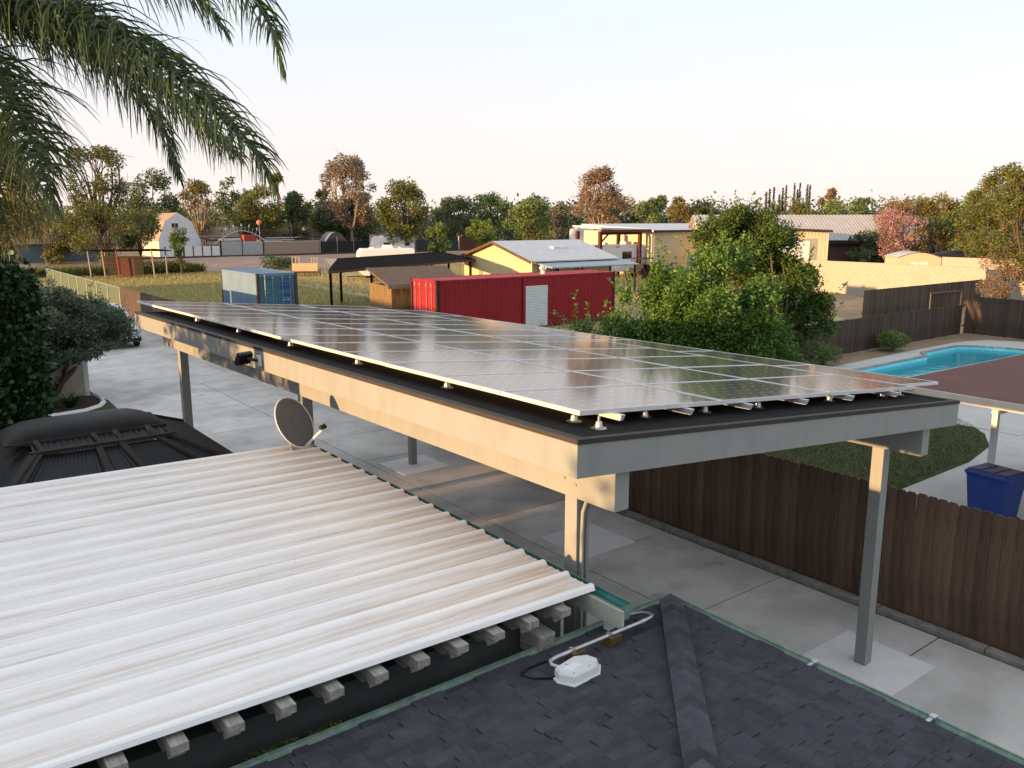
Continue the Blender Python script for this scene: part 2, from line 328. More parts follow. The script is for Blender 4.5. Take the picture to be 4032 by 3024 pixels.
# laminated shingles: each course a row of tabs of uneven width, every tab its own piece
rs = random.Random(11)
EXPO, ZN = .088, math.sqrt(1 + SL * SL)
tabs = []
for face in (0, 1):
    k = 0
    while True:
        d0 = k * EXPO; z0 = EZ + d0 * SL
        lim = (EX if face == 0 else EY) - d0            # hip limits the course length
        t = (.55 if face == 0 else -1.2) + rs.uniform(0, .2)
        if d0 > 3.3: break
        while t < lim:
            wd = rs.choice((.10, .13, .16, .20, .25)) * rs.uniform(.9, 1.1)
            t1 = min(t + wd, lim)
            if t1 - t > .03: tabs.append((face, d0, t, t1, z0, rs.random() < .45, lim))
            t += wd
        k += 1
def tab_mb(face, d0, t, t1, z0, thick, lim):
    # lower edge proud of the course below, upper edge tucked under the course above
    u0, u1 = d0 - .012, d0 + EXPO + .02
    hA = .024 if thick else .012
    e = .0015
    def P(s, d, hh):
        dd = d; zz = EZ + dd * SL + hh
        return (s, EY - dd, zz) if face == 0 else (EX - dd, s, zz)
    ta, tb = t + e, t1 - e
    tb2 = tb if t1 < lim - .001 else tb - (EXPO + .02)      # mitre at the hip
    if tb2 < ta: tb2 = ta
    if t1 < lim - .001: tb2 = min(tb, max(ta, lim - EXPO))
    vs = [P(ta, u0, 0), P(tb, u0, 0), P(tb2, u1, -.006), P(ta, u1, -.006), P(ta, u0, hA), P(tb, u0, hA), P(tb2, u1, .003), P(ta, u1, .003)]
    m = MB().hexa(vs)
    if face == 1: m.f = [f[::-1] for f in m.f]
    return m
def seen(tb):      # closeness to the visible corner
    f, d0, t, t1, z0, th, lim = tb
    x, y = (.5 * (t + t1), EY - d0) if f == 0 else (EX - d0, .5 * (t + t1))
    g = SA * x + CA * y; r = CA * x - SA * y
    if g < .3: return 99
    py = (5.6 - z0) / g; px = r / g
    out = max(0, abs(px) - .64) * 20 + max(0, py - .72) * 20
    return out + g * .1
tabs.sort(key=seen)
for tb in tabs[:292]:
    tab_mb(*tb).build('shingle', M_shingle, roof)
rest = MB()
for tb in tabs[292:]:
    q = tab_mb(*tb); rest.add(q.v, q.f)
o = rest.build('shingle_field', M_shingle, roof); o['kind'] = 'stuff'
# hip caps: folded pieces overlapping down the hip
n = 32
for i in range(n):
    d = .02 + i * .088; hw = .132
    lift0, lift1 = .068, .028
    def Q(dd, s, h):   # s<0 on face 0 side, s>0 on face 1 side
        x, y = EX - dd, EY - dd
        if s < 0: x += s
        else: y -= s
        base = EZ + min(EX - x, EY - y) * SL
        return (x, y, base + h)
    L = .165
    a, b = d - .005, d + L
    top = [Q(a, -hw, lift0), Q(a, 0, lift0 + .012), Q(a, hw, lift0), Q(b, hw, lift1), Q(b, 0, lift1 + .012), Q(b, -hw, lift1)]
    bot = [(x, y, z - .026) for x, y, z in top]
    MB().add(top + bot, [(0, 1, 4, 5), (1, 2, 3, 4), (11, 10, 7, 6), (10, 9, 8, 7), (0, 6, 7, 1), (1, 7, 8, 2), (2, 8, 9, 3), (3, 9, 10, 4), (4, 10, 11, 5), (5, 11, 6, 0)]).build('hip_cap', M_cap, roof)
# gutters: open K profile along both eaves, mitred at the corner
def gut_prof(w=.115, h=.10): return [(0, 0), (0, -h), (w * .62, -h), (w * .80, -h * .55), (w * .80, -h * .35), (w, -h * .2), (w, 0), (w - .014, 0), (w - .014, -h * .2 + .006), (w * .80 - .012, -h * .4), (w * .62 - .008, -h + .01), (.008, -h + .01), (.008, 0)]
GZ = EZ + .005
def sweep(prof, a, b, out_axis, sgn_a=0, sgn_b=0):
    """profile (outward, z) swept along the other axis from a to b; mitre amounts extend with the outward distance"""
    m = MB(); secs = []
    for t, sg in ((a, sgn_a), (b, sgn_b)):
        secs.append([((EX + u - .012, t + sg * (u), GZ + z) if out_axis == 'x' else (t + sg * (u), EY + u - .012, GZ + z)) for u, z in prof])
    n = len(prof); m.add(secs[0] + secs[1], [(i, (i + 1) % n, n + (i + 1) % n, n + i) for i in range(n)]); return m
gx_ = sweep(gut_prof(), -9.6, EY - .012, 'x', 0, 1).build('gutter', M_gutter, house)
gy_ = sweep(gut_prof(), -6.0, EX - .012, 'y', 0, 1).build('gutter', M_gutter, house)
for y in (3.0, 2.15, 1.3, .5):
    MB().box(EX - .02, EX + .085, y - .012, y + .012, GZ - .012, GZ + .006).box(EX + .06, EX + .108, y - .02, y + .02, GZ - .012, GZ + .012).build('gutter_bracket', M_galv, gx_)

# ---------------------------------------------------------------- junction box, conduit and blocks on the shingles
rz = lambda x, y: EZ + min(EX - x, EY - y) * SL
jb = thing('junction_box', 'white plastic roof junction box with printed label on dark shingles', 'junction box', (3.50, 3.80, rz(3.50, 3.80) + .012))
jb.rotation_euler = (-math.atan(SL), 0, R(8))
hexp = [(-.155, -.10), (.06, -.125), (.165, -.045), (.175, .05), (.10, .125), (-.12, .115), (-.17, .03)]
def scaled(p, s): return [(x * s, y * s) for x, y in p]
MB().prism(scaled(hexp, 1.10), (0, .012), 'z').build('flange', M_wpl, jb, bevel=.004)
s = MB(); k = len(hexp); lo_, hi_ = scaled(hexp, 1.0), scaled(hexp, .86)
s.add([(x, y, .012) for x, y in lo_] + [(x, y, .058) for x, y in scaled(hexp, .95)] + [(x, y, .072) for x, y in hi_],
      [(i, (i + 1) % k, k + (i + 1) % k, k + i) for i in range(k)] + [(k + i, k + (i + 1) % k, 2 * k + (i + 1) % k, 2 * k + i) for i in range(k)] + [tuple(range(2 * k, 3 * k))])
s.build('cover', M_wpl, jb)
lab = MB().box(-.105, .015, -.035, .045, .0725, .074).build('printed_label', M_lab, jb)
for (x, y) in ((-.12, -.07), (.02, -.09), (.11, .06)): MB().lathe([(.006, .0), (.006, .004), (.003, .006)], 8, (x, y, .072)).build('screw', M_galv, jb)
cz = lambda x, y, o: rz(x, y) + o
pts = [(3.46, 3.86, cz(3.46, 3.86, .07)), (3.41, 3.90, 2.605), (3.385, 3.945, 2.61), (3.40, 3.985, 2.615), (3.46, 4.00, 2.615), (3.62, 4.0, 2.615), (3.96, 4.0, 2.615), (4.33, 4.0, 2.615), (4.41, 4.005, 2.615), (4.465, 4.03, 2.61), (4.485, 4.08, 2.60), (4.47, 4.14, 2.59), (4.43, 4.19, 2.57), (4.36, 4.24, 2.55), (4.34, 4.26, 2.46)]
cd = thing('electrical_conduit', 'galvanised steel conduit bent along the shingle roof edge', 'conduit', (3.46, 3.86, 0))
off = lambda ps, b: [(x - b[0], y - b[1], z - b[2]) for x, y, z in ps]
MB().tube(off(pts, (3.46, 3.86, 0)), .0155, 10).build('pipe', M_galv, cd, smooth=True)
for x in (3.62, 3.98): MB().box(x - .012 - 3.46, x + .012 - 3.46, 3.975 - 3.86, 4.025 - 3.86, 2.60, 2.632).build('strap', M_galv, cd)
MB().tube(off([(4.30, 4.0, 2.615), (4.36, 4.002, 2.615)], (3.46, 3.86, 0)), .018, 10).build('coupling', M_galv, cd)
M_blk = pm('cedar_block', (.14, .075, .035), (.08, .045, .025), 8, .85, .3)
for i, x in enumerate((3.66, 4.02)):
    t = tag(MB().hexa([(x - .06, 3.965, cz(x, 3.965, .010)), (x + .06, 3.965, cz(x, 3.965, .010)), (x + .06, 4.055, cz(x, 4.055, .010)), (x - .06, 4.055, cz(x, 4.055, .010)),
                       (x - .06, 3.965, 2.602), (x + .06, 3.965, 2.602), (x + .06, 4.055, 2.602), (x - .06, 4.055, 2.602)]).build('support_block', M_blk, bevel=.004),
            'brown wooden block propping the conduit, ' + ('next to the junction box' if i == 0 else 'the one farther from the junction box'), 'block', 'wooden conduit blocks')
pc = [(3.40, 3.86, 2.56), (3.33, 3.90, 2.558), (3.25, 3.98, 2.548), (3.22, 4.05, 2.535), (3.25, 4.11, 2.525), (3.33, 4.14, 2.52), (3.50, 4.13, 2.52)]
tag(MB().tube([(x, y, rz(x, y) + .022) for x, y, z in pc], .010, 8).build('black_cable', M_black, smooth=True), 'black cable looping out of the junction box over the shingles', 'cable')

# ---------------------------------------------------------------- patio cover: white ribbed sheets on weathered rafters
pc_ = thing('patio_cover', 'white ribbed metal patio cover with rust streaks and weathered rafter tails', 'patio cover')
SX0, SX1, SY0, SY1 = -2.2, 4.19, 4.40, 9.66
def sz(x): return 2.775 + (4.19 - x) * .022
RIB = .2925
def rib_profile(y0, n):
    pts = []
    for i in range(n):
        b = y0 + i * RIB
        pts += [(b, .036, 0), (b + .030, .036, 0), (b + .055, .003, 1), (b + .115, .003, 1), (b + .122, .009, .7), (b + .134, .009, .7), (b + .141, .003, 1), (b + .190, .003, 1), (b + .197, .009, .7), (b + .209, .009, .7), (b + .216, .003, 1), (b + .264, .003, 1)]
    pts.append((y0 + n * RIB, .036, 0)); pts.append((y0 + n * RIB + .030, .036, 0)); pts.append((y0 + n * RIB + .048, .008, .5))
    return pts
nsheet = 6
for k in range(nsheet):
    y0 = SY0 + k * 3 * RIB; pr = rib_profile(y0, 3)
    if k == 0: pr = [(y0 - .022, -.008, 0), (y0 - .012, .024, 0)] + pr
    xs_ = [SX0, -1, .2, 1.2, 2.2, 3.2, SX1]
    secs = []
    for x in xs_: secs.append([(x, y, sz(x) + z + k * .0012) for y, z, p in pr])
    n = len(pr)
    vs = [p for q in secs for p in q]; vs += [(x, y, z - .0009) for x, y, z in vs]; N0 = len(xs_) * n
    fs = []
    for i in range(len(xs_) - 1):
        for j in range(n - 1):
            a = i * n + j; fs.append((a, a + n, a + n + 1, a + 1)); fs.append((N0 + a + 1, N0 + a + n + 1, N0 + a + n, N0 + a))
    for j in range(n - 1):
        a = (len(xs_) - 1) * n + j; fs.append((a, N0 + a, N0 + a + 1, a + 1))
    sh = MB().add(vs, fs).build('roof_sheet', M_sheet, pc_)
    at = sh.data.attributes.new('pan', 'FLOAT', 'POINT')
    pv = [p for x in xs_ for y, z, p in pr]; at.data.foreach_set('value', pv + pv)
# rafters with ogee-cut tails
rp_ = [(4.30, 2.735), (9.5, 2.735), (9.5, 2.60), (4.50, 2.60), (4.47, 2.615), (4.455, 2.64), (4.43, 2.652), (4.405, 2.645), (4.385, 2.615), (4.37, 2.675), (4.34, 2.682), (4.30, 2.682)]
for i in range(16):
    x = 3.83 - i * .31; dz = (4.19 - x) * .022
    MB().prism([(a, b + dz) for a, b in rp_][::-1], (x - .055, x + .04), 'x').build('rafter', M_rafter, pc_)
for (y0, y1) in ((4.62, 4.80), (6.9, 7.05), (9.2, 9.35)):
    box('cross_beam', M_darkgreen, pc_, -2.2, 4.05, y0, y1, 2.30, 2.598)
gb = [(4.34, 2.56), (9.4, 2.56), (9.4, 2.30), (4.62, 2.30), (4.58, 2.33), (4.55, 2.38), (4.50, 2.40), (4.45, 2.385), (4.41, 2.41), (4.38, 2.45), (4.34, 2.46)]
box('corner_corbel', M_rafter, pc_, 3.62, 3.78, 4.36, 4.618, 2.36, 2.56, bevel=.02)
for (x, y) in ((3.95, 4.71), (3.95, 9.27), (.9, 4.71)): box('post', M_darkgreen, pc_, x - .075, x + .075, y - .075, y + .075, .02, 2.30)
# eave gutter (dull green outside, teal inside) with strap hangers
GX0 = 4.155
gp = [(0, 0), (0, -.11), (.085, -.11), (.105, -.05), (.125, -.03), (.125, 0)]
y0g, y1g, gz0 = 4.06, 9.86, 2.755
outer = [(GX0 + u, z + gz0) for u, z in gp]; inner = [(GX0 + .125 - .010, gz0), (GX0 + .115, gz0 - .025), (GX0 + .097, gz0 - .045), (GX0 + .078, gz0 - .10), (GX0 + .008, gz0 - .10), (GX0 + .008, gz0)]
n = 6; m = MB()
m.add([(x, y0g, z) for x, z in outer] + [(x, y1g, z) for x, z in outer], [(i, i + n, i + n + 1, i + 1) for i in range(n - 1)])
m.add([(outer[5][0], y0g, gz0), (inner[0][0], y0g, gz0), (inner[0][0], y1g, gz0), (outer[5][0], y1g, gz0)], [(0, 3, 2, 1)])
g_ = m.build('gutter', M_gutter, pc_)
m = MB().add([(x, y0g, z) for x, z in inner] + [(x, y1g, z) for x, z in inner], [(i, i + n, i + n + 1, i + 1) for i in range(n - 1)])
m.build('gutter_lining', M_gutin, g_)
MB().prism(outer, (y0g - .004, y0g), 'y').build('end_cap', M_gutter, g_)
MB().prism(outer, (y1g, y1g + .004), 'y').build('end_cap', M_gutter, g_)
box('fascia_board', pm('cream_fascia', (.44, .43, .36), (.37, .37, .31), 4, .6), pc_, GX0 - .03, GX0 - .003, 4.02, 9.6, 2.60, 2.742)
for i in range(18):
    y = 4.46 + i * RIB
    MB().hexa([(GX0 - .02, y - .012, gz0 + .001), (GX0 + .122, y + .030, gz0 + .001), (GX0 + .122, y + .05, gz0 + .001), (GX0 - .02, y + .008, gz0 + .001),
               (GX0 - .02, y - .012, gz0 + .004), (GX0 + .122, y + .030, gz0 + .010), (GX0 + .122, y + .05, gz0 + .006), (GX0 - .02, y + .008, gz0 + .004)]).build('gutter_hanger', M_galv, g_)
box('downspout', M_wpl, g_, GX0 + .02, GX0 + .085, 4.20, 4.26, rz(4.24, 4.2) + .012, gz0 - .11)

# satellite dish on the far corner of the sheets
dz0 = sz(3.98) + .04
dish = thing('satellite_dish', 'round grey satellite dish on the far corner of the white roof', 'satellite dish', (3.98, 9.48, dz0))
nrm = Vector((.42, -.78, .46)).normalized()
prof = [(.0, .0)] + [(.30 * i / 8, .055 * (i / 8) ** 2) for i in range(1, 9)]
mb = MB(); prf = [(max(r, .002), z) for r, z in prof]; back = [(r + .004 * (i == 8), z - .008) for i, (r, z) in enumerate(prf)]
mb.lathe(back[:] + prf[::-1], 36)
Mx = Matrix.Translation((-.10, -.02, .33)) @ nrm.to_track_quat('Z', 'Y').to_matrix().to_4x4() @ Matrix.Scale(1.08, 4, (0, 1, 0))
mb.xf(Mx).build('reflector', pm('dish_grey', (.145, .15, .155), (.125, .13, .135), 6, .6), dish, smooth=True)
rim = MB(); ring = [(.302 * math.cos(a), .302 * math.sin(a), .053) for a in [2 * math.pi * i / 36 for i in range(37)]]
rim.tube(ring, .008, 6, cap=False).xf(Mx).build('rim', M_wpl, dish, smooth=True)
lo = Mx @ Vector((0, -.27, .03)); fo = Mx @ Vector((0, -.20, .38))
mast = MB().tube([(-.06, .10, -.03), (-.10, .08, .12), (-.10, .04, .30)], .022, 8).build('mast', M_galv, dish)
MB().box(-.16, .04, .02, .18, -.045, -.028).build('foot_plate', M_galv, dish)
lowp = Vector((-.02, -.06, .06))
base_r = Mx @ Vector((0.02, -.29, .05))
arm_end = base_r + nrm * .26 + Vector((.02, 0, .10))
MB().tube([base_r, base_r.lerp(arm_end, .5), arm_end], [.016, .016, .014], 6).build('arm', M_wpl, dish)
lnb = thing_lnb = MB().tube([arm_end - Vector((0, 0, .0)), arm_end + Vector((-.02, .03, .04))], .024, 10).build('receiver', M_black, dish)
MB().tube([arm_end + Vector((.05, .01, .01)), arm_end + Vector((.03, .04, .05))], .022, 10).build('receiver', M_black, dish)

# ---------------------------------------------------------------- two-tier gazebo beyond the patio cover
gz = thing('gazebo', 'dark brown two-tier hardtop gazebo with black corrugated roof', 'gazebo')
ex0, ex1, ey0, ey1, ez = .75, 4.10, 11.1, 15.0, 2.05
tx0, tx1, ty0, ty1, tz = 1.45, 3.22, 12.30, 13.90, 2.50
def corr(p00, p10, p11, p01, n, h, up):
    """corrugated quad: waves across from side 0 to side 1"""
    p00, p10, p11, p01 = map(Vector, (p00, p10, p11, p01)); vs = []; m = n * 4
    nn = (p10 - p00).cross(p01 - p00).normalized()
    if nn.z < 0: nn = -nn
    for i in range(m + 1):
        t = i / m; o = nn * h * math.sin(t * n * 2 * math.pi)
        vs += [p00.lerp(p10, t) + o, p01.lerp(p11, t) + o]
    mb = MB().add(vs, [(2 * i, 2 * i + 2, 2 * i + 3, 2 * i + 1) for i in range(m)]); return mb
corr((ex0, ey0, ez), (ex1, ey0, ez), (tx1, ty0, tz), (tx0, ty0, tz), 40, .012, 1).build('roof_panel', M_gazcor, gz, smooth=True)
corr((ex1, ey1, ez), (ex0, ey1, ez), (tx0, ty1, tz), (tx1, ty1, tz), 40, .012, 1).build('roof_panel', M_gazcor, gz, smooth=True)
corr((ex0, ey1, ez), (ex0, ey0, ez), (tx0, ty0, tz), (tx0, ty1, tz), 40, .012, 1).build('roof_panel', M_gazcor, gz, smooth=True)
for i in range(15):          # louvre boards on the end facing the driveway
    a, b = i / 15, (i + .93) / 15
    e0, e1 = Vector((ex1, ey0, ez)), Vector((ex1, ey1, ez)); t0, t1 = Vector((tx1, ty0, tz)), Vector((tx1, ty1, tz))
    p = [e0.lerp(t0, a), e1.lerp(t1, a), e1.lerp(t1, b), e0.lerp(t0, b)]
    up = Vector((.03, 0, .05))
    q = [p[0] + up * .6, p[1] + up * .6, p[2] + up * .15, p[3] + up * .15]
    MB().hexa([*p, *q]).build('louvre_board', M_gazwood, gz)
def bar(name, a, b, w_, h_, mat, par, up=(0, 0, 1)):
    a, b = Vector(a), Vector(b); t = (b - a).normalized(); s_ = t.cross(Vector(up)).normalized() * w_ * .5; u_ = s_.cross(t).normalized() * h_ * .5
    m = MB().hexa([a - s_ - u_, a + s_ - u_, b + s_ - u_, b - s_ - u_, a - s_ + u_, a + s_ + u_, b + s_ + u_, b - s_ + u_]); return m.build(name, mat, par)
for x in (1.52, 2.23, 2.52, 3.02):
    f = (x - tx0) / (tx1 - tx0); xe = ex0 + f * (ex1 - ex0)
    bar('rib', (xe, ey0, ez + .03), (x, ty0, tz + .03), .085, .045, M_gazwood, gz)
bar('hip_rafter', (ex1, ey0, ez + .035), (tx1, ty0, tz + .035), .09, .05, M_gazwood, gz)
bar('hip_rafter', (ex1, ey1, ez + .035), (tx1, ty1, tz + .035), .09, .05, M_gazwood, gz)
bar('hip_rafter', (ex0, ey0, ez + .035), (tx0, ty0, tz + .035), .09, .05, M_gazwood, gz)
bar('top_frame', (tx0 - .05, ty0, tz + .045), (tx1 + .05, ty0, tz + .045), .07, .05, M_gazwood, gz)
bar('top_frame', (tx1, ty0, tz + .05), (tx1, ty1, tz + .05), .07, .05, M_gazwood, gz)
corr((tx0, ty0 + .05, tz + .03), (tx1, ty0 + .05, tz + .03), (tx1 - .04, ty0 + .42, tz + .10), (tx0, ty0 + .42, tz + .10), 22, .01, 1).build('vent_panel', M_gazcor, gz, smooth=True)
for x in (1.55, 2.27, 2.55, 3.0): bar('vent_slat', (x, ty0 + .06, tz + .05), (x - .02, ty0 + .40, tz + .125), .06, .03, M_gazwood, gz)
# barrel cap
cx0, cx1, cy0, cy1, cz0, cz1 = 1.15, 3.22, 12.70, 13.62, 2.605, 2.815
secs = []
for s_, k in ((cx0, 0), (cx0 + .12, .55), (cx0 + .3, .9), (cx0 + .55, 1), (cx1 - .6, 1), (cx1 - .35, .92), (cx1 - .15, .6), (cx1, 0)):
    q = []
    for j in range(13):
        a = math.pi * j / 12; q.append((s_, (cy0 + cy1) / 2 - math.cos(a) * (cy1 - cy0) / 2, cz0 + (cz1 - cz0) * k * math.sin(a) ** .8 + .002))
    secs.append(q)
MB().loft(secs, closed=False).build('cap', M_gazfab, gz, smooth=True)
bar('cap_rim', (cx0, cy0 - .01, cz0), (cx1 + .02, cy0 - .01, cz0), .05, .035, M_gazwood, gz)
bar('cap_rim', (cx1 + .01, cy0, cz0), (cx1 + .01, cy1, cz0), .05, .035, M_gazwood, gz)
for x in (ex0 + .25, ex1 - .3):
    for y in (ey0 + .25, ey1 - .3): box('post', M_gazwood, gz, x - .07, x + .07, y - .07, y + .07, .02, 2.12)
for y in (ey0 + .25, ey1 - .3): box('beam', M_gazwood, gz, ex0 + .1, ex1 - .2, y - .06, y + .06, 1.93, 2.06)

# ---------------------------------------------------------------- carport
cp = thing('carport', 'greige flat-roof carport with square posts carrying the solar array', 'carport')
CX0, CX1, CY0, CY1 = 4.0, 10.13, 4.40, 17.25
TX, TY = .085, .012
def rz_(x, y): return 3.965 - TX * (x - 4.0) - TY * (y - 4.4)
def slabm(x0, x1, y0, y1, top, bot):
    return MB().hexa([(x0, y0, rz_(x0, y0) + bot), (x1, y0, rz_(x1, y0) + bot), (x1, y1, rz_(x1, y1) + bot), (x0, y1, rz_(x0, y1) + bot),
                      (x0, y0, rz_(x0, y0) + top), (x1, y0, rz_(x1, y0) + top), (x1, y1, rz_(x1, y1) + top), (x0, y1, rz_(x0, y1) + top)])
slabm(CX0 + .05, CX1 - .05, CY0 + .05, CY1 - .05, .03, -.02).build('roof_deck', M_roll, cp)
slabm(CX0 + .06, CX1 - .06, CY0 + .06, CY1 - .06, -.16, -.19).build('soffit', pm('soffit_paint', (.22, .19, .16), None, 3, .7), cp)
FB, FT = -.262, .0
for nm, a in (('fascia_board', (CX0, CX0 + .038, CY0 + .038, CY1 - .038)), ('fascia_board', (CX1 - .038, CX1, CY0 + .038, CY1 - .038)),
              ('fascia_board', (CX0, CX1, CY0, CY0 + .038)), ('fascia_board', (CX0, CX1, CY1 - .038, CY1))):
    slabm(*a, FT, FB).build(nm, M_paint, cp)
for a in ((CX0 - .008, CX0 + .10, CY0 + .06, CY1 - .06), (CX1 - .10, CX1 + .008, CY0 + .06, CY1 - .06), (CX0 - .008, CX1 + .008, CY0 - .008, CY0 + .06), (CX0 - .008, CX1 + .008, CY1 - .06, CY1 + .008)):
    slabm(*a, .042, -.012 if False else .002).build('drip_edge', M_edge, cp)
for x in (4.54, 9.52):
    y0, y1 = 4.46, CY1 - .12
    b0 = rz_(x, y0) - .262 + (-.27)
    m = MB().hexa([(x - .08, y0, rz_(x, y0) - .60), (x + .08, y0, rz_(x, y0) - .60), (x + .08, y1, rz_(x, y1) - .60), (x - .08, y1, rz_(x, y1) - .60),
                   (x - .08, y0, rz_(x, y0) - .195), (x + .08, y0, rz_(x, y0) - .195), (x + .08, y1, rz_(x, y1) - .195), (x - .08, y1, rz_(x, y1) - .195)])
    m.build('beam', M_paint, cp, bevel=.004)
    for y in (4.98, 10.55, 16.15):
        MB().box(x - .078, x + .072, y - .075, y + .075, .026, rz_(x, y) - .60).build('post', M_paint, cp, bevel=.004)
for y in (6.6, 8.2, 9.8, 11.6, 13.2, 14.8):
    slabm(4.65, 9.42, y, y + .05, -.195, -.36).build('joist', M_paint, cp)
bolt = MB().lathe([(.014, 0), (.014, .008), (.008, .012)], 8)
for (y, z) in ((4.90, 3.52), (4.98, 3.50), (5.06, 3.46), (4.92, 3.43)):
    b = bolt.build('bolt', M_paint, cp, loc=(4.46, y, z), rot=(0, R(-90), 0))
# conduits down the near post
for i, dx in enumerate((-.035, .02)):
    pth = [(4.62 + dx * .5, 4.50 + i * .04, 3.70), (4.60 + dx, 4.62, 3.60), (4.55 + dx, 4.80, 3.40), (4.535 + dx, 4.868, 3.20), (4.53 + dx, 4.872, 3.0), (4.53 + dx, 4.872, .06)]
    tag(MB().tube(pth, .017, 10).build('post_conduit', M_paint, smooth=True), 'painted conduit bent down the carport post, the one ' + ('nearer the white patio roof' if i == 0 else 'nearer the board fence'), 'conduit', 'conduits on the near carport post')
# flood light on the long fascia
fl = thing('flood_light', 'black flood light bracketed to the long carport fascia', 'flood light', (3.995, 10.70, 3.76))
MB().box(-.035, .0, -.06, .06, -.07, .07).build('mounting_box', M_wpl, fl, bevel=.006)
MB().tube([(-.03, 0, 0), (-.10, .03, .02), (-.15, .05, .03)], .022, 8).build('arm', M_black, fl)
Mf = Matrix.Translation((-.19, .10, .04)) @ Euler((R(-62), 0, R(18))).to_matrix().to_4x4()
MB().box(-.11, .11, -.085, .085, -.03, .025).xf(Mf).build('housing', M_black, fl, bevel=.008)
MB().box(-.095, .095, -.07, .07, .026, .030).xf(Mf).build('lens', pm('lens', (.30, .32, .32), None, 3, .15, spec=.6), fl)
for k in range(6): MB().box(-.10 + k * .038, -.092 + k * .038, -.08, .08, -.055, -.031).xf(Mf).build('cooling_fin', M_black, fl)

# ---------------------------------------------------------------- solar array
tilt = (-math.atan(TY), math.atan(TX), 0)
PZ = .100                             # panel underside above the deck
def panel(w_, d_):
    root = thing('solar_panel', 'x', 'solar panel')
    fr = MB(); t = .014; h = .038
    for a in ((0, w_, 0, t), (0, w_, d_ - t, d_), (0, t, t, d_ - t), (w_ - t, w_, t, d_ - t)): fr.box(*a, 0, h)
    fr.build('frame', M_alu, root)
    gl_ = MB().box(t, w_ - t, t, d_ - t, h - .012, h - .004)
    gl_.build('glass', M_solar, root); return root
PW, PD, C0, U0 = 1.80, 1.055, 4.38, 4.80
proto = panel(PW, PD); first = True; rpn = random.Random(13)
ordn = ['first', 'second', 'third', 'fourth', 'fifth', 'sixth', 'seventh', 'eighth', 'ninth', 'tenth', 'eleventh', 'twelfth', 'thirteenth']
for c in range(3):
    for r_ in range(13):
        p = proto if first else copy_tree(proto); first = False
        x, y = C0 + c * (PW + .012), U0 + r_ * (PD + .010)
        p.location = (x, y, rz_(x, y) + PZ + .03 + rpn.uniform(0, .003)); p.rotation_euler = (tilt[0] + rpn.uniform(-.004, .004), tilt[1] + rpn.uniform(-.0015, .0015), 0)
        cn = ('flood light side', 'middle landscape', 'beside the upright panel')[c]
        p['label'] = 'landscape solar panel, %s row from the gutter end, %s column' % (ordn[r_], cn)
        p['group'] = 'solar panels on the carport'
q0 = panel(.96, PW); first = True
for r_ in range(7):
    p = q0 if first else copy_tree(q0); first = False
    x, y = C0 + 3 * (PW + .012) - .005, U0 + .16 + r_ * (PW + .012)
    p.location = (x, y, rz_(x, y) + PZ + .03); p.rotation_euler = tilt
    p['label'] = 'upright solar panel, %s from the gutter end, outer column on the pool side' % ordn[r_]
    p['group'] = 'solar panels on the carport'
for i, x in enumerate((4.79, 5.66, 6.52, 7.45, 8.32, 9.28, 10.02)):
    y0, y1 = 4.73 if i < 6 else 4.90, 18.5
    m = MB().hexa([(x - .014, y0, rz_(x, y0) + .075), (x + .014, y0, rz_(x, y0) + .075), (x + .014, y1, rz_(x, y1) + .075), (x - .014, y1, rz_(x, y1) + .075),
                   (x - .022, y0 - .02, rz_(x, y0) + .127), (x + .022, y0 - .02, rz_(x, y0) + .127), (x + .022, y1, rz_(x, y1) + .127), (x - .022, y1, rz_(x, y1) + .127)])
    tag(m.build('mounting_rail', M_alu), 'aluminium mounting rail under the panels, %s from the flood light fascia' % ordn[i], 'rail', 'solar mounting rails')
mprof = [(.066, .0), (.066, .004), (.036, .008), (.029, .042), (.025, .058), (.011, .062), (.011, .100)]
mm = MB().lathe(mprof, 14).mesh('mount_cone', M_galv, False)
k = 0
for x, ys in ((4.53, (5.03, 6.97, 8.93, 10.95, 13.0, 15.1)), (4.52, (4.72,)), (5.33, (4.98,)), (6.14, (4.97,)), (6.97, (4.97,)), (8.3, (4.99,)), (9.43, (4.99,)), (9.85, (5.0,))):
    for y in ys:
        o = ob('roof_mount', mm, loc=(x, y, rz_(x, y) + .030)); k += 1
        tag(o, ('cone roof mount under the flood light side panel edge, %s from the gutter end' % ordn[k - 1]) if k <= 6 else ('cone roof mount in the open outside the panel corner' if k == 7 else 'cone roof mount under the gutter end panel edge, %s from the corner' % ordn[k - 8]), 'roof mount', 'solar standoff mounts')

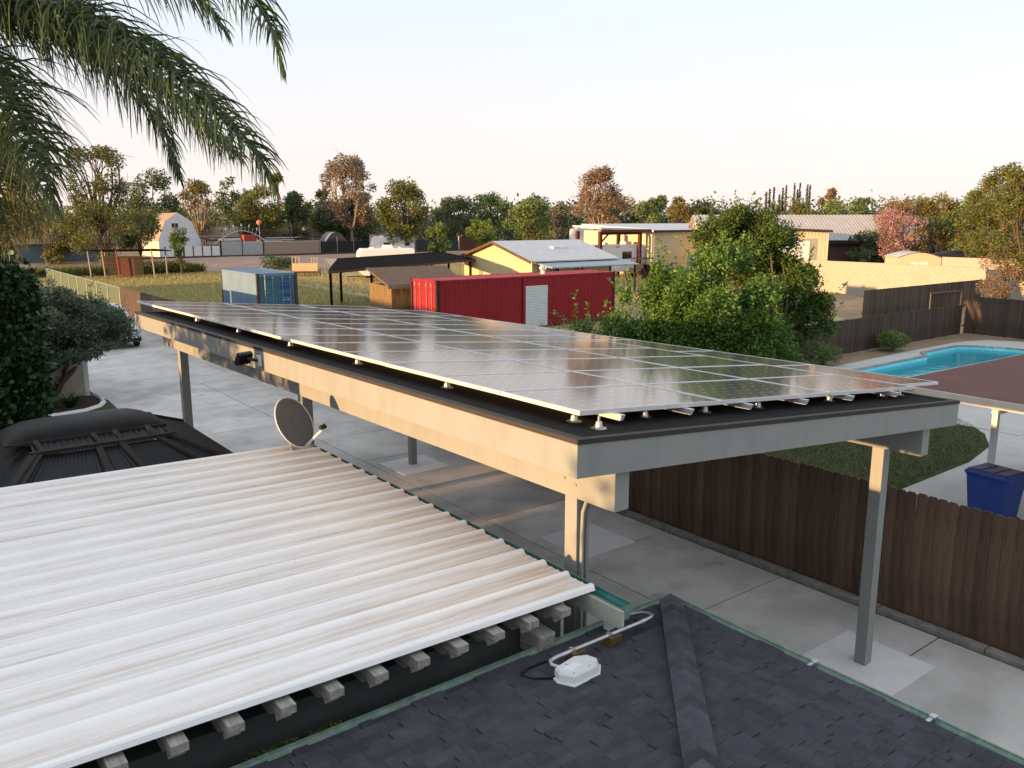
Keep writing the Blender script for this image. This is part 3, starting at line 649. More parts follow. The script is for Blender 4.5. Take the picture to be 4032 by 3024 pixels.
# ---------------------------------------------------------------- board fences
def board_mesh(name, mat, w_, h_, t):
    e = .028
    return MB().prism([(0, 0), (w_, 0), (w_, h_ - e), (w_ - e, h_), (e, h_), (0, h_ - e)], (0, t), 'x').mesh(name, mat)     # (y,z) outline, thickness in x
def fence(label, mat, p0, p1, h_, limit, seed, z0=.02, wbd=.140, pitch=.1425, rails=True):
    p0, p1 = Vector(p0), Vector(p1); L = (p1 - p0).length; ang = math.atan2(p1.y - p0.y, p1.x - p0.x) - math.pi / 2
    f = thing('board_fence', label, 'fence', (p0.x, p0.y, 0), ang)
    me = board_mesh('board', mat, wbd, h_, .018); rr = random.Random(seed); n = int(L / pitch); rest = MB()
    for i in range(n):
        lo = (rr.uniform(-.004, .004), i * pitch, z0 + rr.uniform(-.012, .008)); ro = (rr.uniform(-.004, .004), rr.uniform(-.004, .004), 0)
        if i < limit: ob('board', me, f, loc=lo, rot=ro)
        else:
            e = .028; q = MB().prism([(0, 0), (wbd, 0), (wbd, h_ - e), (wbd - e, h_), (e, h_), (0, h_ - e)], (0, .018), 'x'); q.v = [(x + lo[0], y + lo[1], z + lo[2]) for x, y, z in q.v]; rest.add(q.v, q.f)
    if rest.v: rest.build('far_boards', M_fence2, f, kind='stuff')  # far boards take a darker board colour to stand in for shade
    if rails:
        for z in (.35, h_ - .35): MB().box(.024, .062, 0, L, z, z + .085).build('rail', mat, f)
        for i in range(int(L / 2.4) + 1): MB().box(.063, .15, min(i * 2.4, L - .09), min(i * 2.4, L - .09) + .089, 0, h_ - .08).build('post', mat, f)
    return f
fence('long dark brown dog-eared board fence beside the driveway', M_fence, (11.16, 2.0), (11.16, 51.2), 1.86, 298, 21)
fence('near-black board fence behind the pool dirt strip with shrubs', M_fence2, (42.9, 18.95), (26.5, 18.95), 1.45, 200, 23)
fence('brown board fence closing the far end of the pool yard', M_fence2, (43.25, 8.0), (43.25, 19.1), 1.85, 200, 24)
fence('weathered board fence running up to the end of the block wall', M_fence3, (59.3, 25.1), (44.4, 25.1), 1.66, 200, 25)
# small gate frame leaning behind the pool fence
gt = thing('gate', 'small dark board gate with pale frame behind the pool fence', 'gate', (45.9, 22.0, 0), R(-4))
box('gate_frame', M_fence3, gt, 0, 3.2, 0, .05, 1.62, 1.70); box('gate_frame', M_fence3, gt, 0, .08, .0, .05, 0, 1.62); box('gate_frame', M_fence3, gt, 3.12, 3.2, 0, .05, 0, 1.62)
for i in range(21): box('gate_board', M_fence2, gt, .09 + i * .144, .09 + i * .144 + .138, .052, .07, .08, 1.60)
# green privacy-slat chain-link continuing the line
M_slat = pm('green_mesh', (.10, .135, .085), (.075, .105, .07), 3, .8)
cl = thing('slatted_fence', 'pale green screened chain-link fence with galvanised rail behind the olive tree', 'fence', (11.2, 51.3, 0))
for i in range(9):
    y = i * 3.0; MB().tube([(0, y, 0), (0, y, 1.84)], .03, 8).build('post', M_galv, cl)
    if i < 8:
        box('screen_panel', M_slat, cl, -.004 + .03, .012 + .03, y + .04, y + 2.96, .05, 1.78); MB().tube([(0, y + .03, 1.80), (0, y + 2.97, 1.80)], .022, 8).build('top_rail', M_galv, cl)

# ---------------------------------------------------------------- pool yard
pool_poly = [(27.2, 9.2), (39.4, 9.2), (39.4, 15.1), (38.9, 16.35), (38.3, 16.95), (35.2, 16.95), (34.4, 16.40), (27.2, 16.40)]
dk = MB(); outer = [(23.5, 8.6), (42.2, 8.6), (42.2, 15.9), (41.4, 17.1), (39.6, 17.62), (34.8, 17.60), (33.0, 17.55), (23.5, 17.3)]
zt = .03
N = 8
dk.add([(x, y, zt) for x, y in outer] + [(x, y, zt) for x, y in pool_poly], [(i, (i + 1) % N, N + (i + 1) % N, N + i) for i in range(N)])
dk.add([(x, y, zt) for x, y in outer] + [(x, y, -.02) for x, y in outer], [(i, N + i, N + (i + 1) % N, (i + 1) % N) for i in range(N)])
dk.build('pool_deck', M_deck, kind='structure')
sheet('patio', M_deck, [(11.4, -6), (23.4, -6), (42.2, -6), (42.2, 8.55), (25.2, 8.55), (24.9, 12.5), (24.4, 10.7), (23.7, 9.9), (23.0, 9.25), (21.8, 8.62), (20, 8.3), (16.9, 8.25), (11.4, 7.9)], .014)
lawn_poly = [(11.4, 7.92), (16.9, 8.27), (20, 8.32), (21.8, 8.64), (23.0, 9.27), (23.7, 9.92), (24.4, 10.72), (24.85, 12.5), (23.4, 17.0), (21, 18.6), (11.4, 18.6)]
sheet('lawn', pm('lawn_soil', (.055, .065, .022), (.075, .08, .03), 2.5, .95, .4), lawn_poly, .016)
pool = thing('swimming_pool', 'turquoise swimming pool with dark tile edging', 'swimming pool', (0, 0, 0))
b = MB(); n = len(pool_poly)
b.add([(x, y, zt) for x, y in pool_poly] + [(x, y, -1.3) for x, y in pool_poly], [(i, (i + 1) % n, n + (i + 1) % n, n + i) for i in range(n)] + [tuple(range(n, 2 * n))])
b.build('basin', M_plaster, pool)
MB().add([(x, y, -.10) for x, y in pool_poly], [tuple(range(n))]).build('water', M_water, pool)
cop = MB().box(-.145, .145, -.02, .14, 0, .045).mesh('coping_tile', M_coping)
for i in range(n):
    a, c = Vector((*pool_poly[i], zt)), Vector((*pool_poly[(i + 1) % n], zt)); L = (c - a).length; kx = max(1, round(L / .30)); d = (c - a).normalized()
    for j in range(kx):
        if i in (0,): continue
        p = a + d * (L * (j + .5) / kx); o = ob('coping_tile', cop, pool, loc=(p.x, p.y, zt + .002), rot=(0, 0, math.atan2(-d.y, -d.x))); 
MB().box(38.0, 39.3, 13.2, 15.0, -.7, -.35).build('pool_step', M_plaster, pool)
# brown patio roof of the neighbouring cover, white posts
M_brn = pm('mauve_rolled_roof', (.155, .070, .060), (.125, .058, .052), 1.2, .9, .3, c3=(.16, .095, .09), scale3=60)
bc = thing('brown_patio_roof', 'low brown-roofed patio shelter with orange fascia beside the pool', 'shelter', (15.15, 7.95, 0), R(-2))
z1, z2 = 2.53, 2.55
for i in range(6): MB().hexa([(0 + (i * .98), -9, z1 - .005), (i * .98 + .975, -9, z1), (i * .98 + .975, 0, z1), (i * .98, 0, z1 - .005), (i * .98, -9, z1 + .032 + i * .001), (i * .98 + .975, -9, z1 + .036 + i * .001), (i * .98 + .975, 0, z1 + .036 + i * .001), (i * .98, 0, z1 + .032 + i * .001)]).build('roof_strip', M_brn, bc)
M_cr = pm('cream_trim', (.62, .55, .46), (.55, .48, .40), 4, .6)
box('fascia_board', M_cr, bc, -.04, -.004, -9, .02, 2.41, 2.56); box('fascia_board', M_cr, bc, 0, 5.9, .004, .04, 2.41, 2.56)
for y in (-.35, -2.05, -4.5, -7.0): box('joist_end', M_cr, bc, -.10, 5.8, y - .05, y + .05, 2.33, 2.41)
for x, y in ((1.42, -1.42), (1.42, -5.6)): box('post', M_wpl, bc, x - .05, x + .05, y - .05, y + .05, .016, 2.33)
box('post', M_wpl, bc, 5.5, 5.6, -.5, -.4, .016, 2.33)
# blue recycling cart
M_blue = pm('blue_plastic', (.014, .05, .26), (.014, .036, .17), 3, .45, spec=.35)
bn_ = thing('wheeled_bin', 'dark blue wheeled recycling bin with greyish lid behind the fence', 'bin', (15.9, 6.12, .016), R(-8))
def ring(cx, cy, sx, sy, z, r=.05):
    o = []
    for qx, qy, a0 in ((1, 1, 0), (-1, 1, 90), (-1, -1, 180), (1, -1, 270)):
        for k in range(4): a = R(a0 + k * 30); o.append((cx + qx * (sx - r) + r * math.cos(a), cy + qy * (sy - r) + r * math.sin(a), z))
    return o
MB().loft([ring(0, 0, .27, .30, .10), ring(0, 0, .28, .32, .3), ring(0, 0, .33, .38, .98), ring(0, 0, .34, .39, .99), ring(0, 0, .34, .39, 1.02)]).build('body', M_blue, bn_)
M_lid = pm('faded_lid', (.17, .13, .20), (.12, .10, .17), 3, .5)
MB().loft([ring(0, 0, .36, .41, 1.022), ring(0, 0, .36, .41, 1.05), ring(0, 0, .32, .37, 1.10)]).build('lid', M_blue, bn_)
for k in (-1, 0, 1): MB().box(-.26, .28, k * .235 - .095, k * .235 + .095, 1.098, 1.115).build('lid_panel', M_lid, bn_, bevel=.008)
MB().tube([(.36, -.3, .98), (.43, -.3, 1.0), (.43, .3, 1.0), (.36, .3, .98)], .017, 8).build('handle', M_blue, bn_)
for s in (-1, 1): MB().lathe([(.10, -.03), (.125, -.025), (.125, .025), (.10, .03)], 16).xf(Matrix.Translation((.25, s * .30, .125)) @ Matrix.Rotation(R(90), 4, 'X')).build('wheel', M_black, bn_)

# beige block wall: single blocks with raked joints
M_block = pm('sand_block', (.38, .35, .295), (.345, .315, .265), 2.0, .92, .2, orand=.05)
M_mortar = pm('mortar', (.34, .31, .26), None, 4, .95)
def block_wall(label, p0, L, ang, rows, n_ind, seed):
    wv = thing('block_wall', label, 'wall', p0, ang)
    box('wall_core', M_mortar, wv, 0, L, -.085, .085, -.02, rows * .2 + .01)
    me = MB().box(.004, .396, -.095, .095, .004, .196).mesh('block', M_block); rest = MB(); k = 0; cells = []
    for j in range(rows):
        x = -.2 if j % 2 else 0
        while x < L - .05:
            cells.append((x, j)); x += .4
    cells.sort(key=lambda c: (c[0], -c[1]))
    for x, j in cells:
        if x < 0 or x + .4 > L: rest.box(max(x, 0) + .004, min(x + .4, L) - .004, -.095, .095, j * .2 + .004, j * .2 + .196); continue
        if k < n_ind: ob('block', me, wv, loc=(x, 0, j * .2)); k += 1
        else: rest.box(x + .004, x + .396, -.095, .095, j * .2 + .004, j * .2 + .196)
    rest.build('far_blocks', M_block, wv, kind='stuff')
    box('cap', M_block, wv, -.02, L + .02, -.11, .11, rows * .2 + .012, rows * .2 + .06); return wv
block_wall('long sunlit sand-coloured block wall behind the board fences', (59.6, 25.0, 0), 26.0, R(90), 12, 290, 1)
block_wall('short sand block wall end standing behind the long wall beside the arched shed', (64.5, 22.8, 0), 7.5, R(90), 14, 120, 2)
# beige garden wall with pale end post by the olive tree
gw = thing('garden_wall', 'beige stucco garden wall ending beside the driveway behind the olive tree', 'wall', (5.2, 29.3, 0))
box('wall_panel', M_stucco, gw, -9, -.13, -.08, .08, 0, 1.75); box('end_post', M_wpl, gw, -.128, .02, -.09, .09, 0, 1.85)
box('cap', M_stucco, gw, -9, -.13, -.11, .11, 1.752, 1.80)
# planting bed with curved kerb
bed = [(5.28, 29.0), (5.36, 28.4), (5.28, 27.6), (5.05, 27.05), (4.6, 26.65), (3.9, 26.5), (3.1, 26.55), (-2, 26.7), (-2, 29.2), (5.0, 29.2)]
sheet('planting_bed', pm('mulch', (.050, .038, .028), (.032, .025, .02), 6, .95, .6), bed, .030)
sheet('grass_verge', pm('verge_grass', (.035, .06, .02), (.05, .075, .025), 6, .95, .5), [(5.30, 29.0), (5.5, 28.0), (5.42, 26.2), (4.2, 25.7), (-2, 25.7), (-2, 26.6), (3.1, 26.5), (4.6, 26.6), (5.1, 27.0), (5.32, 27.6)], .026)
kk = bed[:8]; kp = [(x + .05, y, .05) for x, y in kk]
ec = MB().tube([(x, y, .055) for x, y in kk], .075, 6); e_ = ec.build('bed_kerb', M_pad, kind='structure')

# ---------------------------------------------------------------- shipping containers
def container(name, label, loc, L, Wd, H, long_axis, mats, seed):
    """local x = length, y = width; door end at x=0 facing -x; rotated by the root"""
    body, frame, door = mats
    rot = 0 if long_axis == 'x' else R(90)
    c = thing(name, label, 'shipping container', loc, rot)
    def wall(n_, fixed, out, a0, a1):
        prof = []; k = int((a1 - a0) / .28); p = (a1 - a0) / k
        for i in range(k):
            s_ = a0 + i * p; prof += [(s_, 0), (s_ + p * .28, 0), (s_ + p * .5, .036), (s_ + p * .78, .036)]
        prof.append((a1, 0)); m = len(prof); vs = []
        for z in (.16, H - .12):
            for a, d in prof: vs.append((a, fixed - out * .05 + out * d, z))
        f = [(i, i + 1, m + i + 1, m + i) for i in range(m - 1)]
        if out > 0: f = [q[::-1] for q in f]
        return MB().add(vs, f).build(n_, body, c)
    wall('side_panel', 0, -1, .12, L - .12); wall('side_panel', Wd, 1, .12, L - .12)
    box('end_panel', body, c, L - .09, L - .05, .12, Wd - .12, .16, H - .12)
    rp = []; k = int((L - .24) / .42)
    pr = []
    for i in range(k):
        s_ = .12 + i * (L - .24) / k; p = (L - .24) / k; pr += [(s_, 0), (s_ + p * .4, 0), (s_ + p * .5, .02), (s_ + p * .9, .02)]
    pr.append((L - .12, 0)); m = len(pr)
    MB().add([(a, .10, H - .045 + d) for a, d in pr] + [(a, Wd - .10, H - .045 + d) for a, d in pr], [(i, i + 1, m + i + 1, m + i) for i in range(m - 1)]).build('roof_panel', body, c)
    for y in (0, Wd - .10):
        box('top_rail', body, c, .12, L - .12, y, y + .10, H - .12, H - .015); box('bottom_rail', frame, c, .12, L - .12, y, y + .10, .0, .16)
    for x in (0, L - .16):
        for y in (0, Wd - .16): box('corner_post', frame, c, x, x + .16, y, y + .16, 0, H)
    box('header', body, c, .02, .12, .16, Wd - .16, H - .17, H - .01); box('door_sill', frame, c, .02, .12, .16, Wd - .16, 0, .14)
    box('roof_end', body, c, L - .12, L - .04, .16, Wd - .16, H - .13, H - .012)
    for s in (0, 1):
        y0 = .17 + s * (Wd - .34) / 2 + .01; y1 = y0 + (Wd - .34) / 2 - .02
        d = box('door', door, c, .045, .095, y0, y1, .15, H - .18)
        for z in (.5, .95, 1.4, 1.85, 2.25):
            MB().hexa([(.018, y0 + .08, z), (.018, y1 - .08, z), (.018, y1 - .08, z + .04), (.018, y0 + .08, z + .04), (.046, y0 + .06, z - .02), (.046, y1 - .06, z - .02), (.046, y1 - .06, z + .06), (.046, y0 + .06, z + .06)]).build('door_rib', door, d)
        for fy in (.28, .72):
            y = y0 + (y1 - y0) * fy; MB().tube([(-.005, y, .08), (-.005, y, H - .10)], .02, 6).build('lock_rod', M_galv, d)
            for z in (.22, H - .3): MB().box(-.03, .045, y - .05, y + .05, z, z + .09).build('rod_keeper', M_galv, d)
    return c
M_red = pm('red_container', (.30, .012, .022), (.24, .010, .018), 1.2, .55, .1, c3=(.10, .02, .015), scale3=14, f3=.35)
M_redd = pm('red_door_sunlit', (.38, .016, .022), (.31, .014, .018), 1.5, .5, c3=(.14, .03, .02), scale3=14, f3=.3)  # brighter copy of the container red: sunlight painted into the door end
M_dkfr = pm('dark_rusty_frame', (.055, .022, .018), (.03, .018, .016), 5, .8)
M_blu = pm('blue_container', (.11, .20, .31), (.14, .24, .36), 1.0, .6, .1, c3=(.20, .12, .07), scale3=9, f3=.35)
M_blud = pm('blue_door', (.035, .13, .20), (.05, .17, .25), 1.3, .55, c3=(.17, .10, .06), scale3=10, f3=.3)
M_rfr = pm('rusty_frame', (.09, .055, .04), (.05, .045, .045), 5, .8)
rc = container('shipping_container', 'long red shipping container with a white roll-up side door', (21.4, 33.7, 0), 11.9, 2.44, 2.76, 'x', (M_red, M_dkfr, M_redd), 1)
for x0, x1, z0, z1 in ((5.25, 7.05, 0.05, 2.62),):
    box('door_frame', M_red, rc, x0, x1, -.03, .008, z0, z1)
rd = rc
n = 26; pr = []
for i in range(n): z = .10 + i * .082; pr += [(z, 0), (z + .041, .02)]
pr.append((.10 + n * .082, 0)); m = len(pr)
M_rud = pm('white_rollup', (.62, .66, .68), (.56, .60, .62), 2, .5)
MB().add([(5.42, -.034 - d, z) for z, d in pr] + [(6.90, -.034 - d, z) for z, d in pr], [(i, m + i, m + i + 1, i + 1) for i in range(m - 1)]).build('roll_up_door', M_rud, rc)
tv = thing('turbine_vent', 'shiny spinning-turbine roof vent on top of the red container', 'roof vent', (29.0, 34.9, 2.73))
MB().lathe([(.16, 0), (.13, .03), (.13, .18)], 14).build('collar', M_alu, tv)
for i in range(14):
    a = 2 * math.pi * i / 14; ca, sa_ = math.cos(a), math.sin(a); cb, sb = math.cos(a + .3), math.sin(a + .3)
    q = [(.14 * ca, .14 * sa_, .19), (.14 * cb, .14 * sb, .19)]
    pts_ = []
    for t in range(6):
        ph = t / 5; rr_ = .13 + .08 * math.sin(math.pi * ph); zz = .18 + .26 * ph; pts_ += [(rr_ * ca, rr_ * sa_, zz), (rr_ * .93 * cb, rr_ * .93 * sb, zz)]
    MB().add(pts_, [(2 * i_, 2 * i_ + 1, 2 * i_ + 3, 2 * i_ + 2) for i_ in range(5)]).build('vane', M_alu, tv)
MB().lathe([(.14, .44), (.06, .48), (.01, .49)], 14).build('dome', M_alu, tv)
bc_ = container('shipping_container', 'weathered blue shipping container with rusty corners on the field', (19.84, 46.4, 0), 6.06, 2.44, 2.6, 'y', (M_blu, M_rfr, M_blud), 2)
M_stk = pm('blue_sticker', (.015, .06, .26), (.02, .08, .30), 5, .5)
for z0, z1 in ((1.62, 2.02), (.95, 1.38)): box('blue_sticker', M_stk, bc_, .041, .0435, .42, 1.05, z0, z1)
box('white_marking', M_wpl, bc_, .0385, .0405, .50, .66, 1.02, 1.06); box('white_marking', M_wpl, bc_, .0385, .0405, .74, 1.0, 1.02, 1.05); box('white_marking', M_wpl, bc_, .0385, .0405, .45, 1.02, 1.15, 1.165)

# ---------------------------------------------------------------- generic gabled building
def gable(name, label, cat, loc, rot, L, Wd, eave, ridge, wall, roofm, over=.35, tk=.08, ribs=0):
    """local x = ridge direction (0..L), y 0..Wd"""
    b = thing(name, label, cat, loc, rot)
    MB().add([(0, 0, 0), (L, 0, 0), (L, Wd, 0), (0, Wd, 0), (0, 0, eave), (L, 0, eave), (L, Wd, eave), (0, Wd, eave), (0, Wd / 2, ridge), (L, Wd / 2, ridge)],
             [(0, 1, 5, 4), (2, 3, 7, 6), (1, 2, 6, 9, 5), (3, 0, 4, 8, 7)]).build('wall', wall, b)
    sl_ = (ridge - eave) / (Wd / 2)
    r = MB()
    for s, y in ((1, 0), (-1, Wd)):
        y0 = y - s * over; z0 = eave - over * sl_ + .02
        p = [(-over, y0, z0), (L + over, y0, z0), (L + over, Wd / 2, ridge + .02), (-over, Wd / 2, ridge + .02)]
        r.add([*p] + [(a, c_, z + tk) for a, c_, z in p], [(0, 1, 2, 3), (7, 6, 5, 4), (0, 4, 5, 1), (1, 5, 6, 2), (3, 2, 6, 7), (0, 3, 7, 4)] if s > 0 else [(3, 2, 1, 0), (4, 5, 6, 7), (1, 5, 4, 0), (2, 6, 5, 1), (7, 6, 2, 3), (4, 7, 3, 0)])
    ro = r.build('roof', roofm, b)
    if ribs:
        m = MB(); x = -over + .1
        while x < L + over:
            for s, y in ((1, 0), (-1, Wd)):
                y0 = y - s * over; z0 = eave - over * sl_ + .02 + tk
                y1, z1_ = Wd / 2, ridge + .02 + tk
                m.add([(x, y0, z0), (x + .06, y0, z0), (x + .06, y1, z1_), (x, y1, z1_), (x, y0, z0 + .04), (x + .06, y0, z0 + .04), (x + .06, y1, z1_ + .04), (x, y1, z1_ + .04)],
                      [(0, 1, 5, 4), (1, 2, 6, 5), (4, 5, 6, 7), (3, 0, 4, 7)])
            x += ribs
        m.build('roof_ribs', roofm, ro)
    return b, ro
def win(par, mat_f, x0, x1, z0, z1, y=0.0, face=-1):
    w_ = MB(); t = .06; d0, d1 = sorted((y, y + face * .05))
    for a in ((x0, x1, z0, z0 + t), (x0, x1, z1 - t, z1), (x0, x0 + t, z0 + t, z1 - t), (x1 - t, x1, z0 + t, z1 - t), ((x0 + x1) / 2 - .02, (x0 + x1) / 2 + .02, z0 + t, z1 - t)): w_.box(a[0], a[1], d0, d1, a[2], a[3])
    f = w_.build('window', mat_f, par); e0, e1 = sorted((y + face * .004, y + face * .02)); box('pane', M_glass, f, x0 + t, x1 - t, e0, e1, z0 + t, z1 - t); return f
M_ylw = pm('yellow_siding', (.56, .47, .29), (.52, .43, .26), 2, .75, stretch=(12, 12, .3))
M_cream = pm('cream_siding', (.54, .47, .34), (.49, .43, .31), 2, .7, stretch=(14, 14, .3))
M_wroof = pm('pale_metal_roof', (.55, .55, .56), (.48, .48, .50), 2, .5)
M_groof = pm('grey_metal_roof', (.42, .40, .40), (.36, .35, .35), 1.5, .5)
M_brroof = pm('brown_shingle', (.15, .095, .065), (.10, .07, .05), 3, .9, .4)
M_dktrim = pm('dark_trim', (.035, .028, .025), None, 3, .7)
yb, yro = gable('yellow_outbuilding', 'yellow gabled outbuilding with pale roof and skylight behind the red container', 'building', (37.7, 46.6, 0), 0, 7.9, 8.6, 2.75, 3.95, M_ylw, M_wroof, .45)
box('skylight', pm('skylight', (.72, .74, .76), None, 3, .3), yro, 3.8, 5.3, 2.1, 3.2, 3.42, 3.60)
M_wood = pm('brown_trim_wood', (.12, .065, .035), (.08, .045, .028), 5, .8)
for s, y in ((1, 0), (-1, 8.6)):
    y0 = y - s * .45; z0 = 2.75 - .45 * .279
    MB().hexa([(-.50, y0, z0 - .10), (-.452, y0, z0 - .10), (-.452, 4.3, 3.85), (-.50, 4.3, 3.85), (-.50, y0, z0 + .10), (-.452, y0, z0 + .10), (-.452, 4.3, 4.05), (-.50, 4.3, 4.05)]).build('barge_board', M_wood, yb)
box('gable_vent', M_ylw, yb, -.03, .0, 4.1, 4.5, 3.25, 3.55)
win(yb, M_wpl, 1.6, 2.6, 1.6, 2.3); win(yb, M_wpl, 3.8, 4.7, 1.6, 2.3)
MB().hexa([(.2, -2.0, 2.25), (8.9, -2.0, 2.25), (8.9, .0 - .01, 2.55), (.2, -.01, 2.55), (.2, -2.0, 2.33), (8.9, -2.0, 2.33), (8.9, -.01, 2.63), (.2, -.01, 2.63)]).build('porch_roof', pm('blue_grey_roof', (.30, .36, .40), None, 2, .5), yb)
for x in (.4, 3.2, 6.0, 8.6): box('porch_post', M_dktrim, yb, x - .06, x + .06, -1.9, -1.78, 0, 2.25)
# plank shed with brown roof next to the red container
ps = thing('plank_shed', 'low brown-roofed plank shed beside the red container doors', 'shed', (16.6, 36.6, 0), 0)
ps.location = (*W(-6.15, 42.4)[:2], 0); ps.rotation_euler = (0, 0, R(-9))
for i in range(17): box('plank', pm('honey_plank%d' % i, (.26 + .02 * (i % 3), .16 + .012 * (i % 4), .08), (.10, .06, .035), 3, .85, .3, stretch=(6, 6, .6)) if i < 4 else MATS['honey_plank%d' % (i % 4)], ps, i * .21, i * .21 + .195, 0, .03, .0, 2.25 - .0 * i)
for i in range(16): box('plank', MATS['honey_plank%d' % (i % 4)], ps, .0, .03, .04 + i * .21, .04 + i * .21 + .195, 0, 2.25)
box('backing', M_dktrim, ps, .035, 3.6, .035, 3.4, .0, 2.2)
MB().hexa([(-.3, -.35, 2.26), (4.0, -.35, 2.26), (4.6, 3.6, 2.95), (-.1, 3.6, 2.95), (-.3, -.35, 2.38), (4.0, -.35, 2.38), (4.6, 3.6, 3.05), (-.1, 3.6, 3.05)]).build('roof', M_brroof, ps)
box('fascia_board', pm('grey_fascia', (.16, .14, .12), None, 3, .8), ps, -.32, 4.0, -.40, -.36, 2.18, 2.40)
# black steel hip-roofed shelter
A0 = Vector((21.7, 46.2, 0)); D0 = Vector((38.2, 53.9, 0)); Ls = (D0 - A0).length
bs = thing('steel_shelter', 'long black steel shelter roof on thin posts in the dry field', 'shelter', A0, math.atan2(D0.y - A0.y, D0.x - A0.x))
v = [(0, 0, 2.56), (Ls, 0, 2.56), (Ls - 1.2, 3.6, 2.56), (4.6, 3.6, 2.56), (3.4, 2.0, 3.15), (Ls - 2.0, 2.0, 3.15)]
MB().add(v + [(x, y, z - .07) for x, y, z in v], [(0, 1, 5, 4), (1, 2, 5), (2, 3, 4, 5), (3, 0, 4), (7, 6, 10, 11), (8, 7, 11), (9, 8, 11, 10), (6, 9, 10), (0, 6, 7, 1), (1, 7, 8, 2), (2, 8, 9, 3), (3, 9, 6, 0)]).build('roof', M_steelblk, bs)
for x in (.9, 5.0, 8.4, 11.6, 14.6, Ls - .4): box('post', M_steelblk, bs, x - .06, x + .06, .5, .62, 0, 2.62)
for x in (5.2, 10, Ls - 1.8): box('post', M_steelblk, bs, x - .06, x + .06, 3.2, 3.32, 0, 2.55)
box('eave_beam', M_rust, bs, 0, Ls, -.05, -.005, 2.44, 2.58)
m = MB()
for i in range(40):
    x = 3.4 + i * (Ls - 5.6) / 39; m.box(x, x + .12, 1.93, 2.07, 3.13, 3.19)
m.build('ridge_cap', M_steelblk, bs)

# ---------------------------------------------------------------- travel trailers, fifth wheel, side-by-side
M_rv = pm('rv_white', (.74, .74, .74), (.68, .68, .69), 1.5, .35, spec=.45)
M_rvs = pm('rv_stripe', (.16, .17, .19), None, 2, .4)
def trailer(label, loc, rot, L, H=2.75, Wd=2.4, nose=.5, stripe=True):
    t = thing('travel_trailer', label, 'trailer', loc, rot)
    z0 = .55; pr = [(0 + nose, z0), (L, z0), (L, H - .12), (L - .12, H), (nose * .8, H), (nose * .25, H - .25), (0, 1.5), (.1, z0 + .4)]
    MB().prism(pr, (0, Wd), 'y').build('body', M_rv, t, bevel=.05)
    if stripe: box('stripe', M_rvs, t, nose + .1, L - .02, -.006, .0, 1.05, 1.13); box('stripe', M_rvs, t, nose + .1, L - .02, -.006, .0, 1.22, 1.25)
    for x0, x1 in ((L * .30, L * .45), (L * .78, L * .88)):
        box('window', M_glass, t, x0, x1, -.02, -.002, 1.55, 2.05)
    box('window', M_glass, t, L + .002, L + .02, .7, 1.6, 1.6, 2.1)
    MB().hexa([(L * .45, .8, H - .01), (L * .45 + 1.0, .8, H - .01), (L * .45 + 1.0, 1.5, H - .01), (L * .45, 1.5, H - .01), (L * .45 + .08, .87, H + .32), (L * .45 + .92, .87, H + .32), (L * .45 + .92, 1.43, H + .32), (L * .45 + .08, 1.43, H + .32)]).build('air_conditioner', M_rv, t, bevel=.04)
    for x in (L * .22, L * .7): box('roof_vent', M_rv, t, x, x + .4, 1.0, 1.4, H - .01, H + .13)
    for x in (L * .52, L * .52 + .8):
        for y in (.0, Wd - .2): MB().lathe([(.2, 0), (.33, .02), (.33, .18), (.2, .2)], 18).xf(Matrix.Translation((x, y + .2, .33)) @ Matrix.Rotation(R(90), 4, 'X')).build('wheel', M_black, t)
    box('undercarriage', M_dktrim, t, .6, L - .3, .3, Wd - .3, .34, .56)
    MB().tube([(.4, Wd / 2, .45), (-.9, Wd / 2, .45), (-.9, Wd / 2, .0)], .05, 6).build('hitch', M_dktrim, t); return t
trailer('white travel trailer parked behind the black steel shelter', W(-14.0, 76.5), R(-20), 5.2, 3.0, 2.4, .5)
trailer('white travel trailer beyond the green screened fence', W(-22.6, 134), RC + R(6), 7.0, 3.0, 2.4, .8, False)
trailer('small white camper among the light green trees', W(9.6, 140), RC, 4.2, 4.2, 2.4, .6, False)
# fifth-wheel under the tall carport
fw = thing('fifth_wheel', 'white fifth-wheel camper with dark swoosh parked under the tall metal carport', 'camper', (53.6, 58.6, 0), R(0))
MB().prism([(2.6, .6), (9.5, .6), (9.5, 3.2), (1.3, 3.25), (.55, 3.0), (.1, 2.3), (0, 1.6), (2.3, 1.5), (2.6, 1.0)], (0, 2.4), 'y').build('body', M_rv, fw, bevel=.05)
sw = [(.9, 2.95), (1.5, 3.12), (2.6, 3.15), (2.6, 3.08), (1.7, 2.98), (1.2, 2.7), (.75, 2.0), (.70, 2.1)]
MB().prism(sw, (-.012, -.004), 'y').build('swoosh', M_black, fw)
for x0, x1, z0, z1 in ((2.2, 2.9, 1.9, 2.6), (5.2, 6.5, 1.85, 2.55)): box('window', M_glass, fw, x0, x1, -.02, -.003, z0, z1)
box('brand_marking', M_rvs, fw, 4.3, 4.8, -.010, -.003, 2.95, 3.06)
box('air_conditioner', M_wpl, fw, 6.4, 7.3, .8, 1.6, 3.2, 3.5, bevel=.04); box('roof_vent', M_rv, fw, 3.6, 4.1, .9, 1.4, 3.2, 3.42)
for x in (6.2, 7.1): MB().lathe([(.2, 0), (.36, .02), (.36, .2), (.2, .22)], 18).xf(Matrix.Translation((x, .22, .36)) @ Matrix.Rotation(R(90), 4, 'X')).build('wheel', M_black, fw)
box('leg', M_galv, fw, 2.7, 2.82, .4, .52, 0, .62); box('leg', M_galv, fw, 2.7, 2.82, 1.9, 2.02, 0, .62)
utv = thing('utility_vehicle', 'black and red side-by-side buggy with roof, parked by the yellow wall', 'buggy', (58.0, 55.2, 0), R(10))
M_ured = pm('buggy_red', (.42, .03, .02), None, 3, .4)
